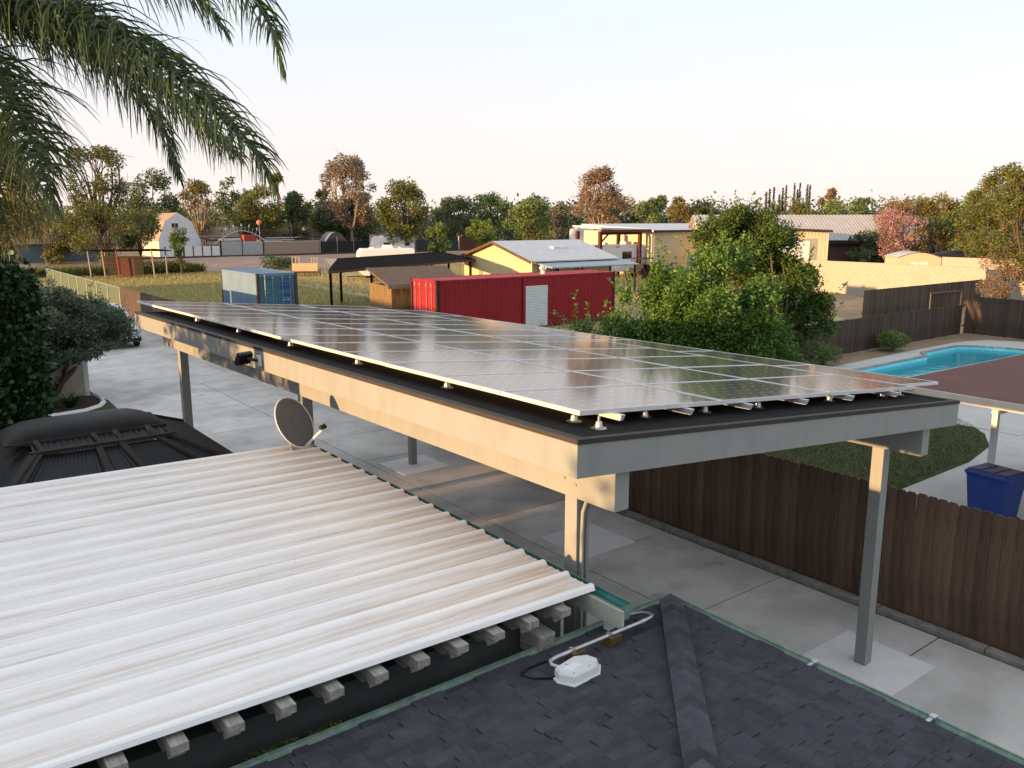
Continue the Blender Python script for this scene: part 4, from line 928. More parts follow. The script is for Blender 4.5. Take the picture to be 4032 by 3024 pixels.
MB().prism([(.1, .55), (3.3, .55), (3.45, .8), (3.4, 1.05), (2.5, 1.15), (2.4, .75), (.8, .75), (.75, 1.05), (.05, 1.05)], (.1, 1.5), 'y').build('body', M_black, utv, bevel=.03)
MB().prism([(2.45, 1.06), (3.42, .95), (3.36, 1.12), (2.5, 1.22)], (.05, 1.55), 'y').build('hood', M_ured, utv, bevel=.02)
for y in (.15, 1.45):
    MB().tube([(2.6, y, 1.1), (2.15, y, 1.95), (.45, y, 1.95), (.3, y, 1.05)], .03, 8).build('roll_cage', M_black, utv)
    MB().tube([(1.2, y, .75), (1.25, y, 1.95)], .03, 8).build('roll_cage', M_black, utv)
box('roof', M_black, utv, .35, 2.3, .08, 1.52, 1.96, 2.03, bevel=.02)
for x in (.75, 1.6): MB().prism([(x, .75), (x + .5, .75), (x + .5, .88), (x + .15, .9), (x + .02, 1.45), (x - .1, 1.45)], (.25, 1.35), 'y').build('seat', M_black, utv, bevel=.03)
for x in (.55, 2.95):
    for y in (.0, 1.35): MB().lathe([(.18, 0), (.34, .03), (.34, .22), (.18, .25)], 18).xf(Matrix.Translation((x, y + .25, .34)) @ Matrix.Rotation(R(90), 4, 'X')).build('wheel', M_black, utv)

# ---------------------------------------------------------------- tall metal carport and cream metal buildings
tc_ = thing('tall_carport', 'tall metal carport with dark red posts joined to the yellow metal building', 'carport', (55.2, 58.0, 0))
MB().hexa([(-.3, -.4, 4.74), (6.6, -.4, 4.55), (6.6, 3.6, 4.75), (-.3, 3.6, 4.92), (-.3, -.4, 4.88), (6.6, -.4, 4.69), (6.6, 3.6, 4.89), (-.3, 3.6, 5.06)]).build('roof', M_wroof, tc_)
m = MB()
for i in range(23):
    x = -.28 + i * .30; zz = 4.88 - (x + .3) / 6.9 * .19; m.hexa([(x, -.4, zz - .01), (x + .05, -.4, zz - .01), (x + .05, 3.6, zz + .17), (x, 3.6, zz + .17), (x, -.4, zz + .04), (x + .05, -.4, zz + .04), (x + .05, 3.6, zz + .22), (x, 3.6, zz + .22)])
m.build('roof_ribs', M_wroof, tc_)
box('eave_trim', M_rust, tc_, -.3, 6.6, -.44, -.402, 4.45, 4.68)
M_oxide = pm('oxide_red', (.09, .022, .018), (.06, .018, .015), 4, .7)
for x, y in ((0, 0), (5.6, .2), (0, 3.2), (5.6, 3.2)): box('post', M_oxide, tc_, x, x + .3, y, y + .3, 0, 4.55)
box('beam', M_oxide, tc_, .3, 5.6, .05, .19, 4.2, 4.5)
bar('knee_brace', (.15, .15, 3.4), (1.2, .15, 4.25), .12, .12, M_oxide, tc_)
yb2 = thing('yellow_metal_building', 'pale yellow metal-sided building beside the tall carport behind the citrus tree', 'building', (61.9, 57.6, 0))
def sided(par, x0, x1, y0, y1, z1, mat, pitch=.3):
    pr = []; k = int((x1 - x0) / pitch); p = (x1 - x0) / k
    for i in range(k): s_ = x0 + i * p; pr += [(s_, 0), (s_ + p * .8, 0), (s_ + p * .86, -.03), (s_ + p * .94, -.03)]
    pr.append((x1, 0)); m_ = len(pr)
    MB().add([(a, y0 + d, 0) for a, d in pr] + [(a, y0 + d, z1) for a, d in pr], [(i, i + 1, m_ + i + 1, m_ + i) for i in range(m_ - 1)]).add([(x0, y0, 0), (x0, y1, 0), (x1, y1, 0), (x1, y0, 0), (x0, y0, z1), (x0, y1, z1), (x1, y1, z1), (x1, y0, z1)], [(0, 4, 5, 1), (1, 5, 6, 2), (2, 6, 7, 3)]).build('wall', mat, par)
sided(yb2, 0, 20, 0, 10, 4.5, M_cream)
MB().hexa([(-.2, -.35, 4.42), (20.2, -.35, 4.42), (20.2, 10.2, 5.0), (-.2, 10.2, 5.0), (-.2, -.35, 4.62), (20.2, -.35, 4.62), (20.2, 10.2, 5.2), (-.2, 10.2, 5.2)]).build('roof', M_wroof, yb2)
box('eave_trim', M_dktrim, yb2, -.2, 20.2, -.42, -.355, 4.38, 4.60)
# garage with white roller door
gr = thing('roller_garage', 'cream garage with white roller door and dark eave seen past the tree', 'garage', W(20.5, 74), RC + R(-4))
sided(gr, 0, 7.2, 0, 8, 4.55, M_cream)
MB().hexa([(-.3, -.4, 4.85), (7.4, -.4, 4.53), (7.4, 8.2, 4.53), (-.3, 8.2, 4.85), (-.3, -.4, 5.07), (7.4, -.4, 4.75), (7.4, 8.2, 4.75), (-.3, 8.2, 5.07)]).build('roof', M_dktrim, gr)
MB().add([(0, -.035, 4.55), (7.2, -.035, 4.55), (7.2, -.035, 4.56), (0, -.035, 4.86)], [(0, 1, 2, 3)]).build('gable_infill', M_cream, gr)
box('door_recess', pm('recess_grey', (.30, .29, .27), None, 3, .8), gr, 2.6, 6.2, -.05, -.032, 0, 4.0)
m = MB()
for i in range(38): m.box(2.8, 5.6, -.085, -.052, .02 + i * .10, .11 + i * .10)
m.build('roller_door', M_rud, gr)
# big grey-roofed building
gb_, gro = gable('grey_roof_building', 'long building with grey ribbed metal roof and brown sliding door', 'building', W(19.5, 84), RC, 21.5, 9.5, 3.72, 6.0, M_cream, M_groof, .5, .1, .35)
box('eave_trim', M_dktrim, gb_, -.5, 22.0, -.60, -.52, 3.30, 3.62)
box('sliding_door', pm('brown_door', (.11, .06, .05), (.085, .05, .042), 1.2, .7), gb_, 9.4, 15.3, -.08, -.01, 0, 3.35)
box('grey_wall', pm('grey_wall', (.25, .235, .24), None, 2, .8), gb_, 18.8, 26, -.12, .0 - .012, 0, 3.2)
win(gb_, M_wpl, 16.4, 18.2, 1.4, 2.2, -.0); win(gb_, M_dktrim, 20.0, 22.0, .9, 2.4, -.12); win(gb_, M_dktrim, 22.5, 24.3, .9, 2.4, -.12)
lt = thing('wall_lamp', 'small rusty lamp fixture under the eave of the grey-roofed building', 'lamp', W(35.4, 83.85, 3.1), RC)
box('hood', M_rust, lt, -.25, .25, -.18, .0, 0, .16)
# arched garden shed behind the block wall, covered pile, low dark hedge car
ar = thing('arched_shed', 'small cream metal shed with low arched roof behind the block wall', 'shed', W(31.6, 68.5), RC + R(-6))
pr = [(0, 0), (3.4, 0), (3.4, 2.55)] + [(3.4 - 3.4 * i / 8, 2.55 + .42 * math.sin(math.pi * i / 8)) for i in range(1, 8)] + [(0, 2.55)]
MB().prism(pr, (0, 3.2), 'y').build('body', M_cream, ar)
MB().add([(3.5 - 3.6 * i / 8, y, 2.58 + .44 * math.sin(math.pi * i / 8)) for y in (-.12, 3.3) for i in range(9)], [(i, i + 1, 10 + i, 9 + i) for i in range(8)]).build('roof', M_wroof, ar)
box('door', M_wpl, ar, 1.0, 1.68, -.04, -.005, .05, 2.2); box('door', M_wpl, ar, 1.72, 2.4, -.04, -.005, .05, 2.2)
tp = thing('covered_boat', 'dark tarpaulin-covered boat on a trailer behind the arched shed', 'boat', W(35.6, 72), RC)
secs = []
for t in range(9):
    a = t / 8; wd = .25 + 1.1 * math.sin(math.pi * min(1, .15 + a * .85)) ; hh = 2.3 + .75 * math.sin(math.pi * (.15 + a * .75))
    secs.append([(a * 5.2, -wd, 1.2), (a * 5.2, -wd, 2.0), (a * 5.2, -wd * .6, hh - .1), (a * 5.2, 0, hh), (a * 5.2, wd * .6, hh - .1), (a * 5.2, wd, 2.0), (a * 5.2, wd, 1.2)])
MB().loft(secs).build('cover', M_black, tp, smooth=True)
for x in (1.5, 3.4): box('cradle', M_galv, tp, x, x + .1, -.7, .7, 0, 1.22)

# ---------------------------------------------------------------- far side of the railway (fence line at Y = 128)
FY = 128.0
wf = thing('panel_fence', 'white panel fence with dark posts in front of the white barn', 'fence', (34.6, FY, 0))
for i in range(6): box('panel', M_wpl, wf, i * 1.34 + .1, i * 1.34 + 1.28, 0, .05, .02, 1.75); 
for i in range(7): box('post', M_dktrim, wf, i * 1.34 - .05, i * 1.34 + .07, -.05, .08, 0, 1.8)
gg = thing('sheet_gate', 'pale grey sheet-metal double gate under a thin arch', 'gate', (42.8, FY, 0))
M_gate = pm('gate_grey', (.36, .39, .40), None, 2, .6)
for i in range(2): box('leaf', M_gate, gg, i * 3.3 + .05, i * 3.3 + 3.2, 0, .05, .05, 2.35)
for x in (0, 3.25, 6.6): box('post', M_dktrim, gg, x - .05, x + .05, -.06, -.005, 0, 2.4)
ap = [(-1.0 + 8.6 * i / 16 , .03, 2.0 + 1.95 * math.sin(math.pi * i / 16)) for i in range(17)]
MB().tube(ap, .06, 6).build('arch', M_galv, gg)
for i in range(3, 14):
    x, _, z = ap[i]; dx = (i - 8) * .07
    a_ = MB().tube([(x, .03, z), (x + dx, .03, z + .75)], .03, 5).build('spoke', M_galv, gg); box('paddle', M_dktrim if i % 2 else M_wpl, gg, x + dx - .09, x + dx + .09, 0, .05, z + .7, z + 1.05)
MB().lathe([(.02, -.42), (.3, -.3), (.42, 0), (.3, .3), (.02, .42)], 14, (6.2, .2, 5.2)).build('globe', pm('orange_globe', (.55, .2, .12), None, 2, .5), gg, smooth=True)
MB().tube([(6.2, .2, 0), (6.2, .2, 4.8)], .05, 6).build('globe_pole', M_galv, gg)
tf = thing('tan_fence', 'tan horizontal-siding fence with pale cap beside the black screen', 'fence', (49.6, FY, 0))
M_tan = pm('tan_siding', (.34, .25, .19), (.30, .22, .17), 3, .8)
for k in range(9): MB().hexa([(0, -.02, .05 + k * .24), (9.2, -.02, .05 + k * .24), (9.2, .05, .05 + k * .24), (0, .05, .05 + k * .24), (0, .01, .28 + k * .24), (9.2, .01, .28 + k * .24), (9.2, .05, .28 + k * .24), (0, .05, .28 + k * .24)]).build('siding_board', M_tan, tf)
box('cap', M_wpl, tf, -.05, 9.25, -.05, .08, 2.225, 2.30)
M_scr = pm('black_screen', (.018, .02, .022), (.028, .03, .032), .6, .8); M_scg = pm('green_screen', (.028, .055, .05), (.022, .045, .04), .6, .8)
sf = thing('screen_fence', 'black and dark green windscreen fence along the railway', 'fence', (58.9, FY - .1, 0))
for i in range(9): box('screen_panel', M_scr if i < 5 else M_scg, sf, i * 3.02 + .04, i * 3.02 + 2.98, 0, .02, .1, 2.15)
for i in range(10): MB().tube([(i * 3.02, -.06, 0), (i * 3.02, -.06, 2.9 if i in (1, 4) else 2.25)], .035, 6).build('post', M_galv, sf)
rg = thing('rusty_gate', 'rusty corrugated gate at the end of the green screen fence', 'gate', (86.2, FY - .3, 0))
for i in range(10): box('sheet', M_rust, rg, i * .5, i * .5 + .46, 0, .04, .1, 2.4)
box('post', M_cr, rg, -.2, -.05, -.05, .08, 0, 2.7); box('post', M_cr, rg, 5.05, 5.2, -.05, .08, 0, 2.6)
# name board of letter tiles on a white sheet wall
nb = thing('letter_sign', 'row of cream letter tiles reading JOHLE above a white sheet panel', 'sign', (67.6, FY - .9, 0))
box('sheet_panel', pm('white_sheet', (.50, .52, .54), None, 3, .6), nb, 0, 3.0, 0, .06, .0, 2.55)
for i in range(8): box('sheet_rib', M_wpl, nb, .1 + i * .38, .16 + i * .38, -.02, -.002, .02, 2.54)
M_tile = pm('cream_tile', (.60, .54, .38), None, 3, .7)
for i, ch in enumerate('JOHLE'):
    t = box('letter_tile', M_tile, nb, i * .60 + .02, i * .60 + .58, 0, .05, 2.57, 3.15)
    cu = bpy.data.curves.new('letter', 'FONT'); cu.body = ch; cu.size = .52; cu.align_x = 'CENTER'; cu.extrude = .004
    tmp = bpy.data.objects.new('tmp', cu); col.objects.link(tmp); bpy.context.view_layer.update()
    me = bpy.data.meshes.new_from_object(tmp); bpy.data.objects.remove(tmp); me.materials.clear(); me.materials.append(M_black)
    ob('letter', me, t, loc=(i * .60 + .30, -.008, 2.68), rot=(R(90), 0, 0))
# railway rails
for i, y in enumerate((114.6, 116.05)):
    tag(box('rail_track', M_rust, None, 12, 235, y, y + .07, .60, .80), 'steel railway rail on the ballast bank, the one on the ' + ('field' if i == 0 else 'barn') + ' side', 'rail', 'railway rails')
# barn
br = thing('gambrel_barn', 'white gambrel-roofed barn with one small window behind the white panel fence', 'barn', (35.4, 134, 0))
gpf = [(0, 0), (6.3, 0), (6.3, 2.4), (5.15, 5.3), (3.15, 6.65), (1.15, 5.3), (0, 2.4)]
MB().prism(gpf, (0, .15), 'y').build('gable_wall', pm('barn_white_shaded', (.66, .68, .72), None, 2, .7), br)
MB().prism(gpf[:3] + gpf[3:], (.16, 10), 'y').build('body', pm('barn_side_sunlit', (.62, .55, .45), None, 2, .7), br)  # sunlight painted in: warm copy of the white; bluish shaded copy on the gable
for a, c_ in ((6, 5), (5, 4), (4, 3), (3, 2)):
    p, q = Vector((gpf[a][0], 0, gpf[a][1])), Vector((gpf[c_][0], 0, gpf[c_][1])); nn = Vector((-(q - p).z, 0, (q - p).x)).normalized() * .06
    MB().hexa([(p.x, .02, p.z), (q.x, .02, q.z), (q.x, 10.2, q.z), (p.x, 10.2, p.z), (p.x + nn.x, .02, p.z + nn.z), (q.x + nn.x, .02, q.z + nn.z), (q.x + nn.x, 10.2, q.z + nn.z), (p.x + nn.x, 10.2, p.z + nn.z)]).build('roof_plane', M_tan, br)
win(br, M_wpl, 2.0, 3.1, 4.35, 5.15, -.0)
MB().box(-.06, -.005, 4.0, 5.6, 3.0, 4.4).build('loft_window', M_wpl, br)
MB().lathe([(.12, 0), (.12, .3), (.18, .32), (.18, .45), (.02, .5)], 10, (3.1, 4, 6.65)).build('roof_vent', M_rust, br)
# houses beyond
M_rtan = pm('tan_shingle', (.24, .19, .13), (.19, .15, .11), 2, .9); M_hw = pm('house_wall', (.45, .43, .40), None, 2, .8)
h1, _ = gable('far_house', 'low tan-roofed house behind the arched gate', 'house', (47, 152, 0), 0, 12, 8, 2.7, 4.3, M_hw, M_rtan, .5)
h2, r2 = gable('far_house', 'brown-roofed house with a rooftop cooler behind the grey tarp shelter', 'house', (66, 146, 0), 0, 16, 8, 2.8, 4.4, M_hw, M_brroof, .5)
box('evaporative_cooler', M_wpl, r2, 5.6, 7.0, 2.4, 3.6, 3.7, 5.0); win(h2, M_wpl, 10, 11.5, 1.2, 2.2)
h3, _ = gable('far_house', 'reddish low-roofed house glimpsed beside the tan fence', 'house', (55, 142, 0), R(4), 9, 6, 2.6, 3.6, M_hw, pm('red_brown_roof', (.18, .08, .05), None, 3, .9), .4)
h4, _ = gable('far_house', 'blue-walled house with weathered tan roof behind the plank lean-to', 'house', (13.5, 112, 0), R(0), 11, 8, 3.0, 4.6, pm('blue_wall', (.13, .20, .24), None, 2, .8), M_rtan, .6)
h5, _ = gable('far_barn', 'pale metal barn with a rusty eave line behind the tall carport', 'barn', (78.5, 74, 0), R(0), 8, 8, 3.0, 4.4, M_cr, M_wroof, .5)
box('eave_trim', M_rust, h5, -.5, 8.5, -.62, -.52, 2.55, 2.85)
qh = thing('tarp_shelter', 'grey arched tarpaulin shelter with dark end wall behind the screen fence', 'shelter', (61.4, 131.5, 0), R(-14))
ar_ = [(2.0 - 2.0 * math.cos(math.pi * i / 12), .2 + 3.4 * math.sin(math.pi * i / 12)) for i in range(13)]
MB().add([(x, y, z) for y in (0, 6) for x, z in ar_], [(i, 13 + i, 14 + i, i + 1) for i in range(12)]).build('cover', pm('grey_tarp', (.22, .24, .27), None, 1, .6), qh, smooth=True)
MB().add([(x, .03, z) for x, z in ar_], [tuple(range(13))]).build('end_wall', pm('dark_tarp', (.05, .055, .065), None, 1, .7), qh)
# junk behind the gate
M_junk = [M_rust, M_dktrim, M_wpl, M_galv]
rj = random.Random(9)
jp = thing('tool_crate', 'red crate standing behind the arched gate', 'crate', (47.2, FY + 2.2, 0)); box('shell', pm('crate_red', (.40, .06, .04), None, 3, .6), jp, 0, 2.0, 0, 1, 2.2, 3.3, bevel=.05); box('stand', M_dktrim, jp, .1, 1.9, .1, .9, 0, 2.19)
cbn = ('dark flatbed rack loaded with pipe behind the tan fence', 'rusty rack of scrap bars behind the grey gate', 'pale stack of sheet goods behind the tan fence', 'long dark rack beside the white barn')
for i, (x, L) in enumerate(((50.5, 5), (44, 3), (55, 4), (41.8, 2.6))):
    j = thing('scrap_rack', cbn[i], 'rack', (x, FY + 2.0 + i * .6, 0))
    for k in range(3): box('shelf', M_junk[(i + k) % 4], j, 0, L, 0, 1.2, .9 + k * .75, 1.0 + k * .75)
    for px_ in (0, L - .1):
        for py_ in (0, 1.1): box('upright', M_dktrim, j, px_, px_ + .1, py_, py_ + .1, 0, 2.9)
    for k in range(9): y = rj.uniform(.05, 1.0); z = 2.52 + rj.uniform(0, .25); MB().tube([(rj.uniform(-.5, .3), y, z), (L * .5, y + rj.uniform(-.1, .1), z + rj.uniform(-.05, .2)), (L + rj.uniform(-.4, .6), y, z + .05)], rj.uniform(.03, .08), 6).build('load', M_junk[rj.randrange(4)], j)

# ---------------------------------------------------------------- things standing in the field
ct = thing('utility_trailer', 'cream steel-sided utility trailer with upright stakes by the railway', 'trailer', W(-22.0, 83.5), RC + R(12))
M_crm = pm('cream_steel', (.60, .45, .28), (.50, .36, .22), 4, .7)
box('tailgate', M_crm, ct, 0, 2.5, 0, .06, .55, 1.35); box('bed', M_rust, ct, 0, 2.5, .07, 3.6, .5, .56); box('side', M_crm, ct, 0, .06, .07, 3.6, .57, 1.2); box('side', M_crm, ct, 2.44, 2.5, .07, 3.6, .57, 1.2)
for x in (.02, .35, .7, 1.9, 2.15, 2.42): box('stake', M_crm, ct, x, x + .06, .0 if x not in (.02, 2.42) else .062, .06 + .06 * (x in (.02, 2.42)), 1.352, 1.95)
box('top_bar', M_crm, ct, 0, .75, .0, .05, 1.952, 2.0)
for s in (-.12, 2.5): MB().lathe([(.15, 0), (.32, .02), (.32, .12), (.15, .14)], 16).xf(Matrix.Translation((s - .01 if s < 0 else s + .13, 2.0, .32)) @ Matrix.Rotation(R(90), 4, 'Y')).build('wheel', M_black, ct)
MB().tube([(1.25, -.02, .5), (1.25, -.9, .1)], .05, 6).build('drawbar', M_rust, ct)
box('deck_support', M_rust, ct, 1.0, 1.5, 1.9, 2.1, .3, .5); box('axle', M_rust, ct, -.1, 2.6, 1.95, 2.05, .28, .36)
# chain-link line right of it
ch_ = thing('chain_link_fence', 'galvanised chain-link fence running from the cream trailer past the shelter', 'fence', W(-18.9, 84.5), RC + R(-14))
for i in range(11): MB().tube([(i * 2.6, 0, 0), (i * 2.6, 0, 1.75)], .04, 6).build('post', M_galv, ch_)
MB().tube([(0, 0, 1.72), (26, 0, 1.72)], .03, 6).build('top_rail', M_galv, ch_)
m = MB()
for i in range(-10, 104):
    x = i * .25
    for s in (1, -1):
        a, b2 = (x, x + 1.6 * s)
        if 0 <= a <= 26 and 0 <= b2 <= 26: m.tube([(a, 0, .05), (b2, 0, 1.68)], .005, 3, cap=False)
m.build('wire_mesh', M_galv, ch_)
# open plank lean-to
ln = thing('plank_lean_to', 'open plank lean-to with leaning posts at the edge of the green field', 'lean-to', W(-41.2, 80.5), RC + R(3))
MB().hexa([(-.3, -.3, 2.72), (6.9, -.3, 2.82), (6.9, 4.2, 2.50), (-.3, 4.2, 2.45), (-.3, -.3, 2.80), (6.9, -.3, 2.90), (6.9, 4.2, 2.58), (-.3, 4.2, 2.53)]).build('roof', M_steelblk, ln)
M_redw = pm('red_plank', (.14, .045, .03), (.08, .03, .022), 3, .85, stretch=(1, 6, 6))
for k in range(8): box('wall_plank', M_dktrim if k % 2 else M_gazwood, ln, .3, 4.2, 3.6, 3.66, .05 + k * .25, .28 + k * .25)
for k in range(8): box('wall_plank', M_redw, ln, 3.2, 4.5, .60, .65, .05 + k * .24, .27 + k * .24)
for x, ty in ((.3, .3), (1.7, .15), (3.1, .0), (6.4, .1)): MB().tube([(x + .15, ty, 0), (x, ty, 2.78)], .07, 7).build('post', M_rafter if x != 3.1 else pm('red_post', (.34, .06, .03), None, 4, .8), ln)
for x in (.4, 6.4): MB().tube([(x, 3.9, 0), (x, 3.9, 2.45)], .07, 7).build('post', M_rafter, ln)

# ---------------------------------------------------------------- white car behind the olive tree
car = thing('parked_car', 'white pickup-style car parked at the end of the driveway behind the olive tree', 'car', (8.35, 38.9, .022), 0)
M_car = pm('car_white', (.68, .69, .71), None, 2, .25, spec=.6)
def csec(y, hw, zb, zt, tw):
    return [(-hw, y, zb), (-hw * 1.0, y, zb + (zt - zb) * .55), (-hw * .93, y, zt - .05), (-tw, y, zt), (tw, y, zt), (hw * .93, y, zt - .05), (hw, y, zb + (zt - zb) * .55), (hw, y, zb)]
MB().loft([csec(0, .72, .45, .80, .55), csec(.12, .90, .32, .98, .75), csec(.9, .93, .30, 1.08, .80), csec(1.35, .93, .30, 1.12, .80), csec(3.6, .93, .30, 1.14, .82), csec(4.6, .92, .34, 1.12, .80), csec(4.75, .85, .45, 1.0, .7)]).build('body', M_car, car, smooth=False, bevel=.02)
MB().loft([[(-.82, 1.25, 1.09), (-.80, 1.3, 1.12), (.80, 1.3, 1.12), (.82, 1.25, 1.09)], [(-.72, 1.95, 1.62), (-.62, 2.0, 1.72), (.62, 2.0, 1.72), (.72, 1.95, 1.62)], [(-.72, 3.5, 1.66), (-.62, 3.5, 1.74), (.62, 3.5, 1.74), (.72, 3.5, 1.66)], [(-.80, 4.4, 1.10), (-.75, 4.42, 1.14), (.75, 4.42, 1.14), (.80, 4.4, 1.10)]]).build('cabin', M_car, car)
MB().add([(-.66, 1.40, 1.19), (.66, 1.40, 1.19), (.58, 1.90, 1.62), (-.58, 1.90, 1.62)], [(0, 1, 2, 3)]).build('windscreen', M_glass, car)
for s in (-1, 1): MB().add([(s * .823, 1.6, 1.16), (s * .823, 3.9, 1.16), (s * .735, 3.4, 1.60), (s * .735, 2.05, 1.60)], [(0, 1, 2, 3)]).build('side_window', M_glass, car)
M_hl = pm('headlight', (.55, .57, .60), None, 3, .1, spec=.8)
for s in (-1, 1): MB().box(s * .66 - .15, s * .66 + .15, -.01, .1, .70, .88).build('headlight', M_hl, car, bevel=.03)
box('grille', M_black, car, -.45, .45, -.012, .05, .58, .80); box('bumper', M_black, car, -.88, .88, .0, .2, .30, .50, bevel=.03)
for y in (.85, 3.75):
    for s in (-1, 1):
        wh = MB().lathe([(.24, -.11), (.34, -.09), (.34, .09), (.24, .11)], 22).xf(Matrix.Translation((s * .84, y, .34)) @ Matrix.Rotation(R(90), 4, 'Y')).build('wheel', M_black, car); MB().lathe([(.21, .10), (.21, .118), (.05, .122)], 14).xf(Matrix.Translation((s * .84, y, .34)) @ Matrix.Rotation(R(90 * s), 4, 'Y')).build('rim', M_galv, wh)
for s in (-1, 1): box('mirror', M_car, car, s * 1.0 - .1, s * 1.0 + .1, 1.55, 1.68, 1.10, 1.25, bevel=.02)

# ---------------------------------------------------------------- vegetation
def quads_mesh(name, V, mat):
    """V: (n,4,3) array, one quad each"""
    n = len(V); me = bpy.data.meshes.new(name)
    me.vertices.add(n * 4); me.vertices.foreach_set('co', V.reshape(-1).astype(np.float32))
    me.loops.add(n * 4); me.loops.foreach_set('vertex_index', np.arange(n * 4, dtype=np.int32))
    me.polygons.add(n); me.polygons.foreach_set('loop_start', np.arange(0, n * 4, 4, dtype=np.int32))
    try: me.polygons.foreach_set('loop_total', np.full(n, 4, dtype=np.int32))
    except Exception: pass
    me.update(calc_edges=True); me.validate(); me.materials.append(mat); return me
def unit(a): return a / (np.linalg.norm(a, axis=-1, keepdims=True) + 1e-9)
def leaves(P, size, rng, aspect=.5, droop=0.0, up=0.3, D=None):
    """one rhombic leaf (or leaf spray) at each point of P"""
    n = len(P); a = rng.normal(size=(n, 3)); a[:, 2] = a[:, 2] * .7 - droop
    if D is not None: a += D * 1.2
    a = unit(a); q = rng.normal(size=(n, 3)); q[:, 2] += up; b = unit(np.cross(a, q)); s = (size * rng.uniform(.65, 1.35, n))[:, None]
    w_ = s * aspect * .5
    return np.stack([P, P + a * s * .45 + b * w_, P + a * s, P + a * s * .45 - b * w_], axis=1)
def clump_points(C, Rr, n, rng, shell=.55):
    """points in ellipsoidal clumps: C (k,3) centres, Rr (k,3) radii"""
    k = len(C); vol = np.prod(Rr, axis=1) ** (2 / 3); idx = rng.choice(k, n, p=vol / vol.sum())
    d = unit(rng.normal(size=(n, 3))); r = (shell + (1 - shell) * rng.random(n)) ** 1.0
    r = np.where(rng.random(n) < .25, rng.random(n), r) * rng.uniform(.75, 1.12, n)
    return C[idx] + d * Rr[idx] * r[:, None], d
def make_crown(H, wid, dep, z0, k, n, size, seed, cl=.30, aspect=.5, droop=0., shape='round', sparse=0., mat=None, base_w=.75):
    """crown between z0 and H, k clumps; shape sets how the width varies with height"""
    rng = np.random.default_rng(seed); C = []; Rr = []
    for i in range(k):
        t = rng.random() ** .85
        if shape == 'round': ww = math.sqrt(max(.05, 1 - (2 * t - 1) ** 2)) * .95
        elif shape == 'dome': ww = (base_w + (1 - base_w) * t * 2) if t < .4 else math.sqrt(max(.04, 1 - ((t - .4) / .6) ** 2))
        elif shape == 'vase': ww = .35 + .65 * t if t < .8 else 1 - (t - .8) * 2.5
        elif shape == 'spire': ww = max(.1, 1 - t) * .9
        else: ww = 1
        a = rng.uniform(0, 2 * math.pi); rr = ww * math.sqrt(rng.uniform(.25, 1))
        c = cl * rng.uniform(.6, 1.25)
        C.append(((wid / 2 * (1 - cl * .5)) * rr * math.cos(a), (dep / 2 * (1 - cl * .5)) * rr * math.sin(a), z0 + (H - z0) * (.06 + .88 * t)))
        Rr.append((wid * .5 * c, dep * .5 * c, min((H - z0) * .5 * c, wid * .45 * c)))
    C = np.array(C); Rr = np.array(Rr); P, d = clump_points(C, Rr, n, rng)
    return C, Rr, leaves(P, size, rng, aspect, droop, D=d * .5)
M_bark = pm('bark', (.11, .08, .06), (.07, .052, .04), 5, .95, .5, stretch=(4, 4, .6))
M_barkp = pm('pale_bark', (.30, .22, .16), (.22, .15, .11), 4, .9, .3, stretch=(3, 3, .6))
def limb(mb, a, b, r0, r1, rng, n=6, bend=.12):
    a, b = np.array(a, float), np.array(b, float); L = np.linalg.norm(b - a); pts = []
    o = rng.normal(size=3) * L * bend
    for i in range(5):
        t = i / 4; pts.append(a + (b - a) * t + o * math.sin(math.pi * t) + np.array((0, 0, L * .06 * math.sin(math.pi * t))))
    mb.tube([tuple(p) for p in pts], [r0 + (r1 - r0) * i / 4 for i in range(5)], n, cap=False); return pts
def tree(name, label, cat, loc, H, wid, mat, z0=None, dep=None, k=26, n=3500, size=.4, seed=1, shape='round', cl=.30, aspect=.5, droop=0., bark=None, tr=None, group=None, limbs=9, extra=None, lean=(0, 0), twigs=0):
    rng = np.random.default_rng(seed + 900); bark = bark or M_bark
    if z0 is None: z0 = H * .22
    t = thing(name, label, cat, loc, 0, group); dep = dep or wid
    C, Rr, V = make_crown(H, wid, dep, z0, k, n, size, seed, cl, aspect, droop, shape)
    if lean != (0, 0):
        C[:, 0] += C[:, 2] / H * lean[0]; V[..., 0] += V[..., 2] / H * lean[0]; C[:, 1] += C[:, 2] / H * lean[1]; V[..., 1] += V[..., 2] / H * lean[1]
    if extra is not None: V = np.concatenate([V, extra])
    ob('crown', quads_mesh(name + '_crown', V, mat), t)
    mb = MB(); r0 = tr or max(.06, H * .022); fork = max(z0 * .9, H * .18); fx = (lean[0] * fork / H, lean[1] * fork / H, fork)
    limb(mb, (0, 0, -.05), fx, r0, r0 * .75, rng, 8, .02)
    order = np.argsort(-C[:, 2])[:limbs]
    for i in order:
        pts = limb(mb, fx, C[i], r0 * .5, r0 * .10, rng, 5, .10)
        for j in range(twigs): limb(mb, pts[2 + j % 2], C[i] + rng.normal(size=3) * Rr[i] * .9, r0 * .16, r0 * .05, rng, 4, .12)
    mb.build('trunk', bark, t); return t
L_cit = leafmat('citrus_leaf', [(0.040, 0.101, 0.018), (0.068, 0.149, 0.024), (0.101, 0.194, 0.030), (0.177, 0.261, 0.043)], .22, .45, .35)
L_cit2 = leafmat('yellowing_leaf', [(.042, .085, .020), (.060, .11, .024), (.08, .135, .028), (.13, .165, .032)], .25, .5)
L_oli = leafmat('olive_leaf', [(.068, .092, .058), (.098, .125, .08), (.135, .16, .11)], .2, .6)
L_ivy = leafmat('ivy_leaf', [(0.012, 0.034, 0.011), (0.022, 0.054, 0.016), (0.042, 0.090, 0.022)], .12, .45, .4)
L_dkg = leafmat('dark_green_leaf', [(0.054, 0.083, 0.035), (0.085, 0.122, 0.049), (0.133, 0.171, 0.069)], .15)
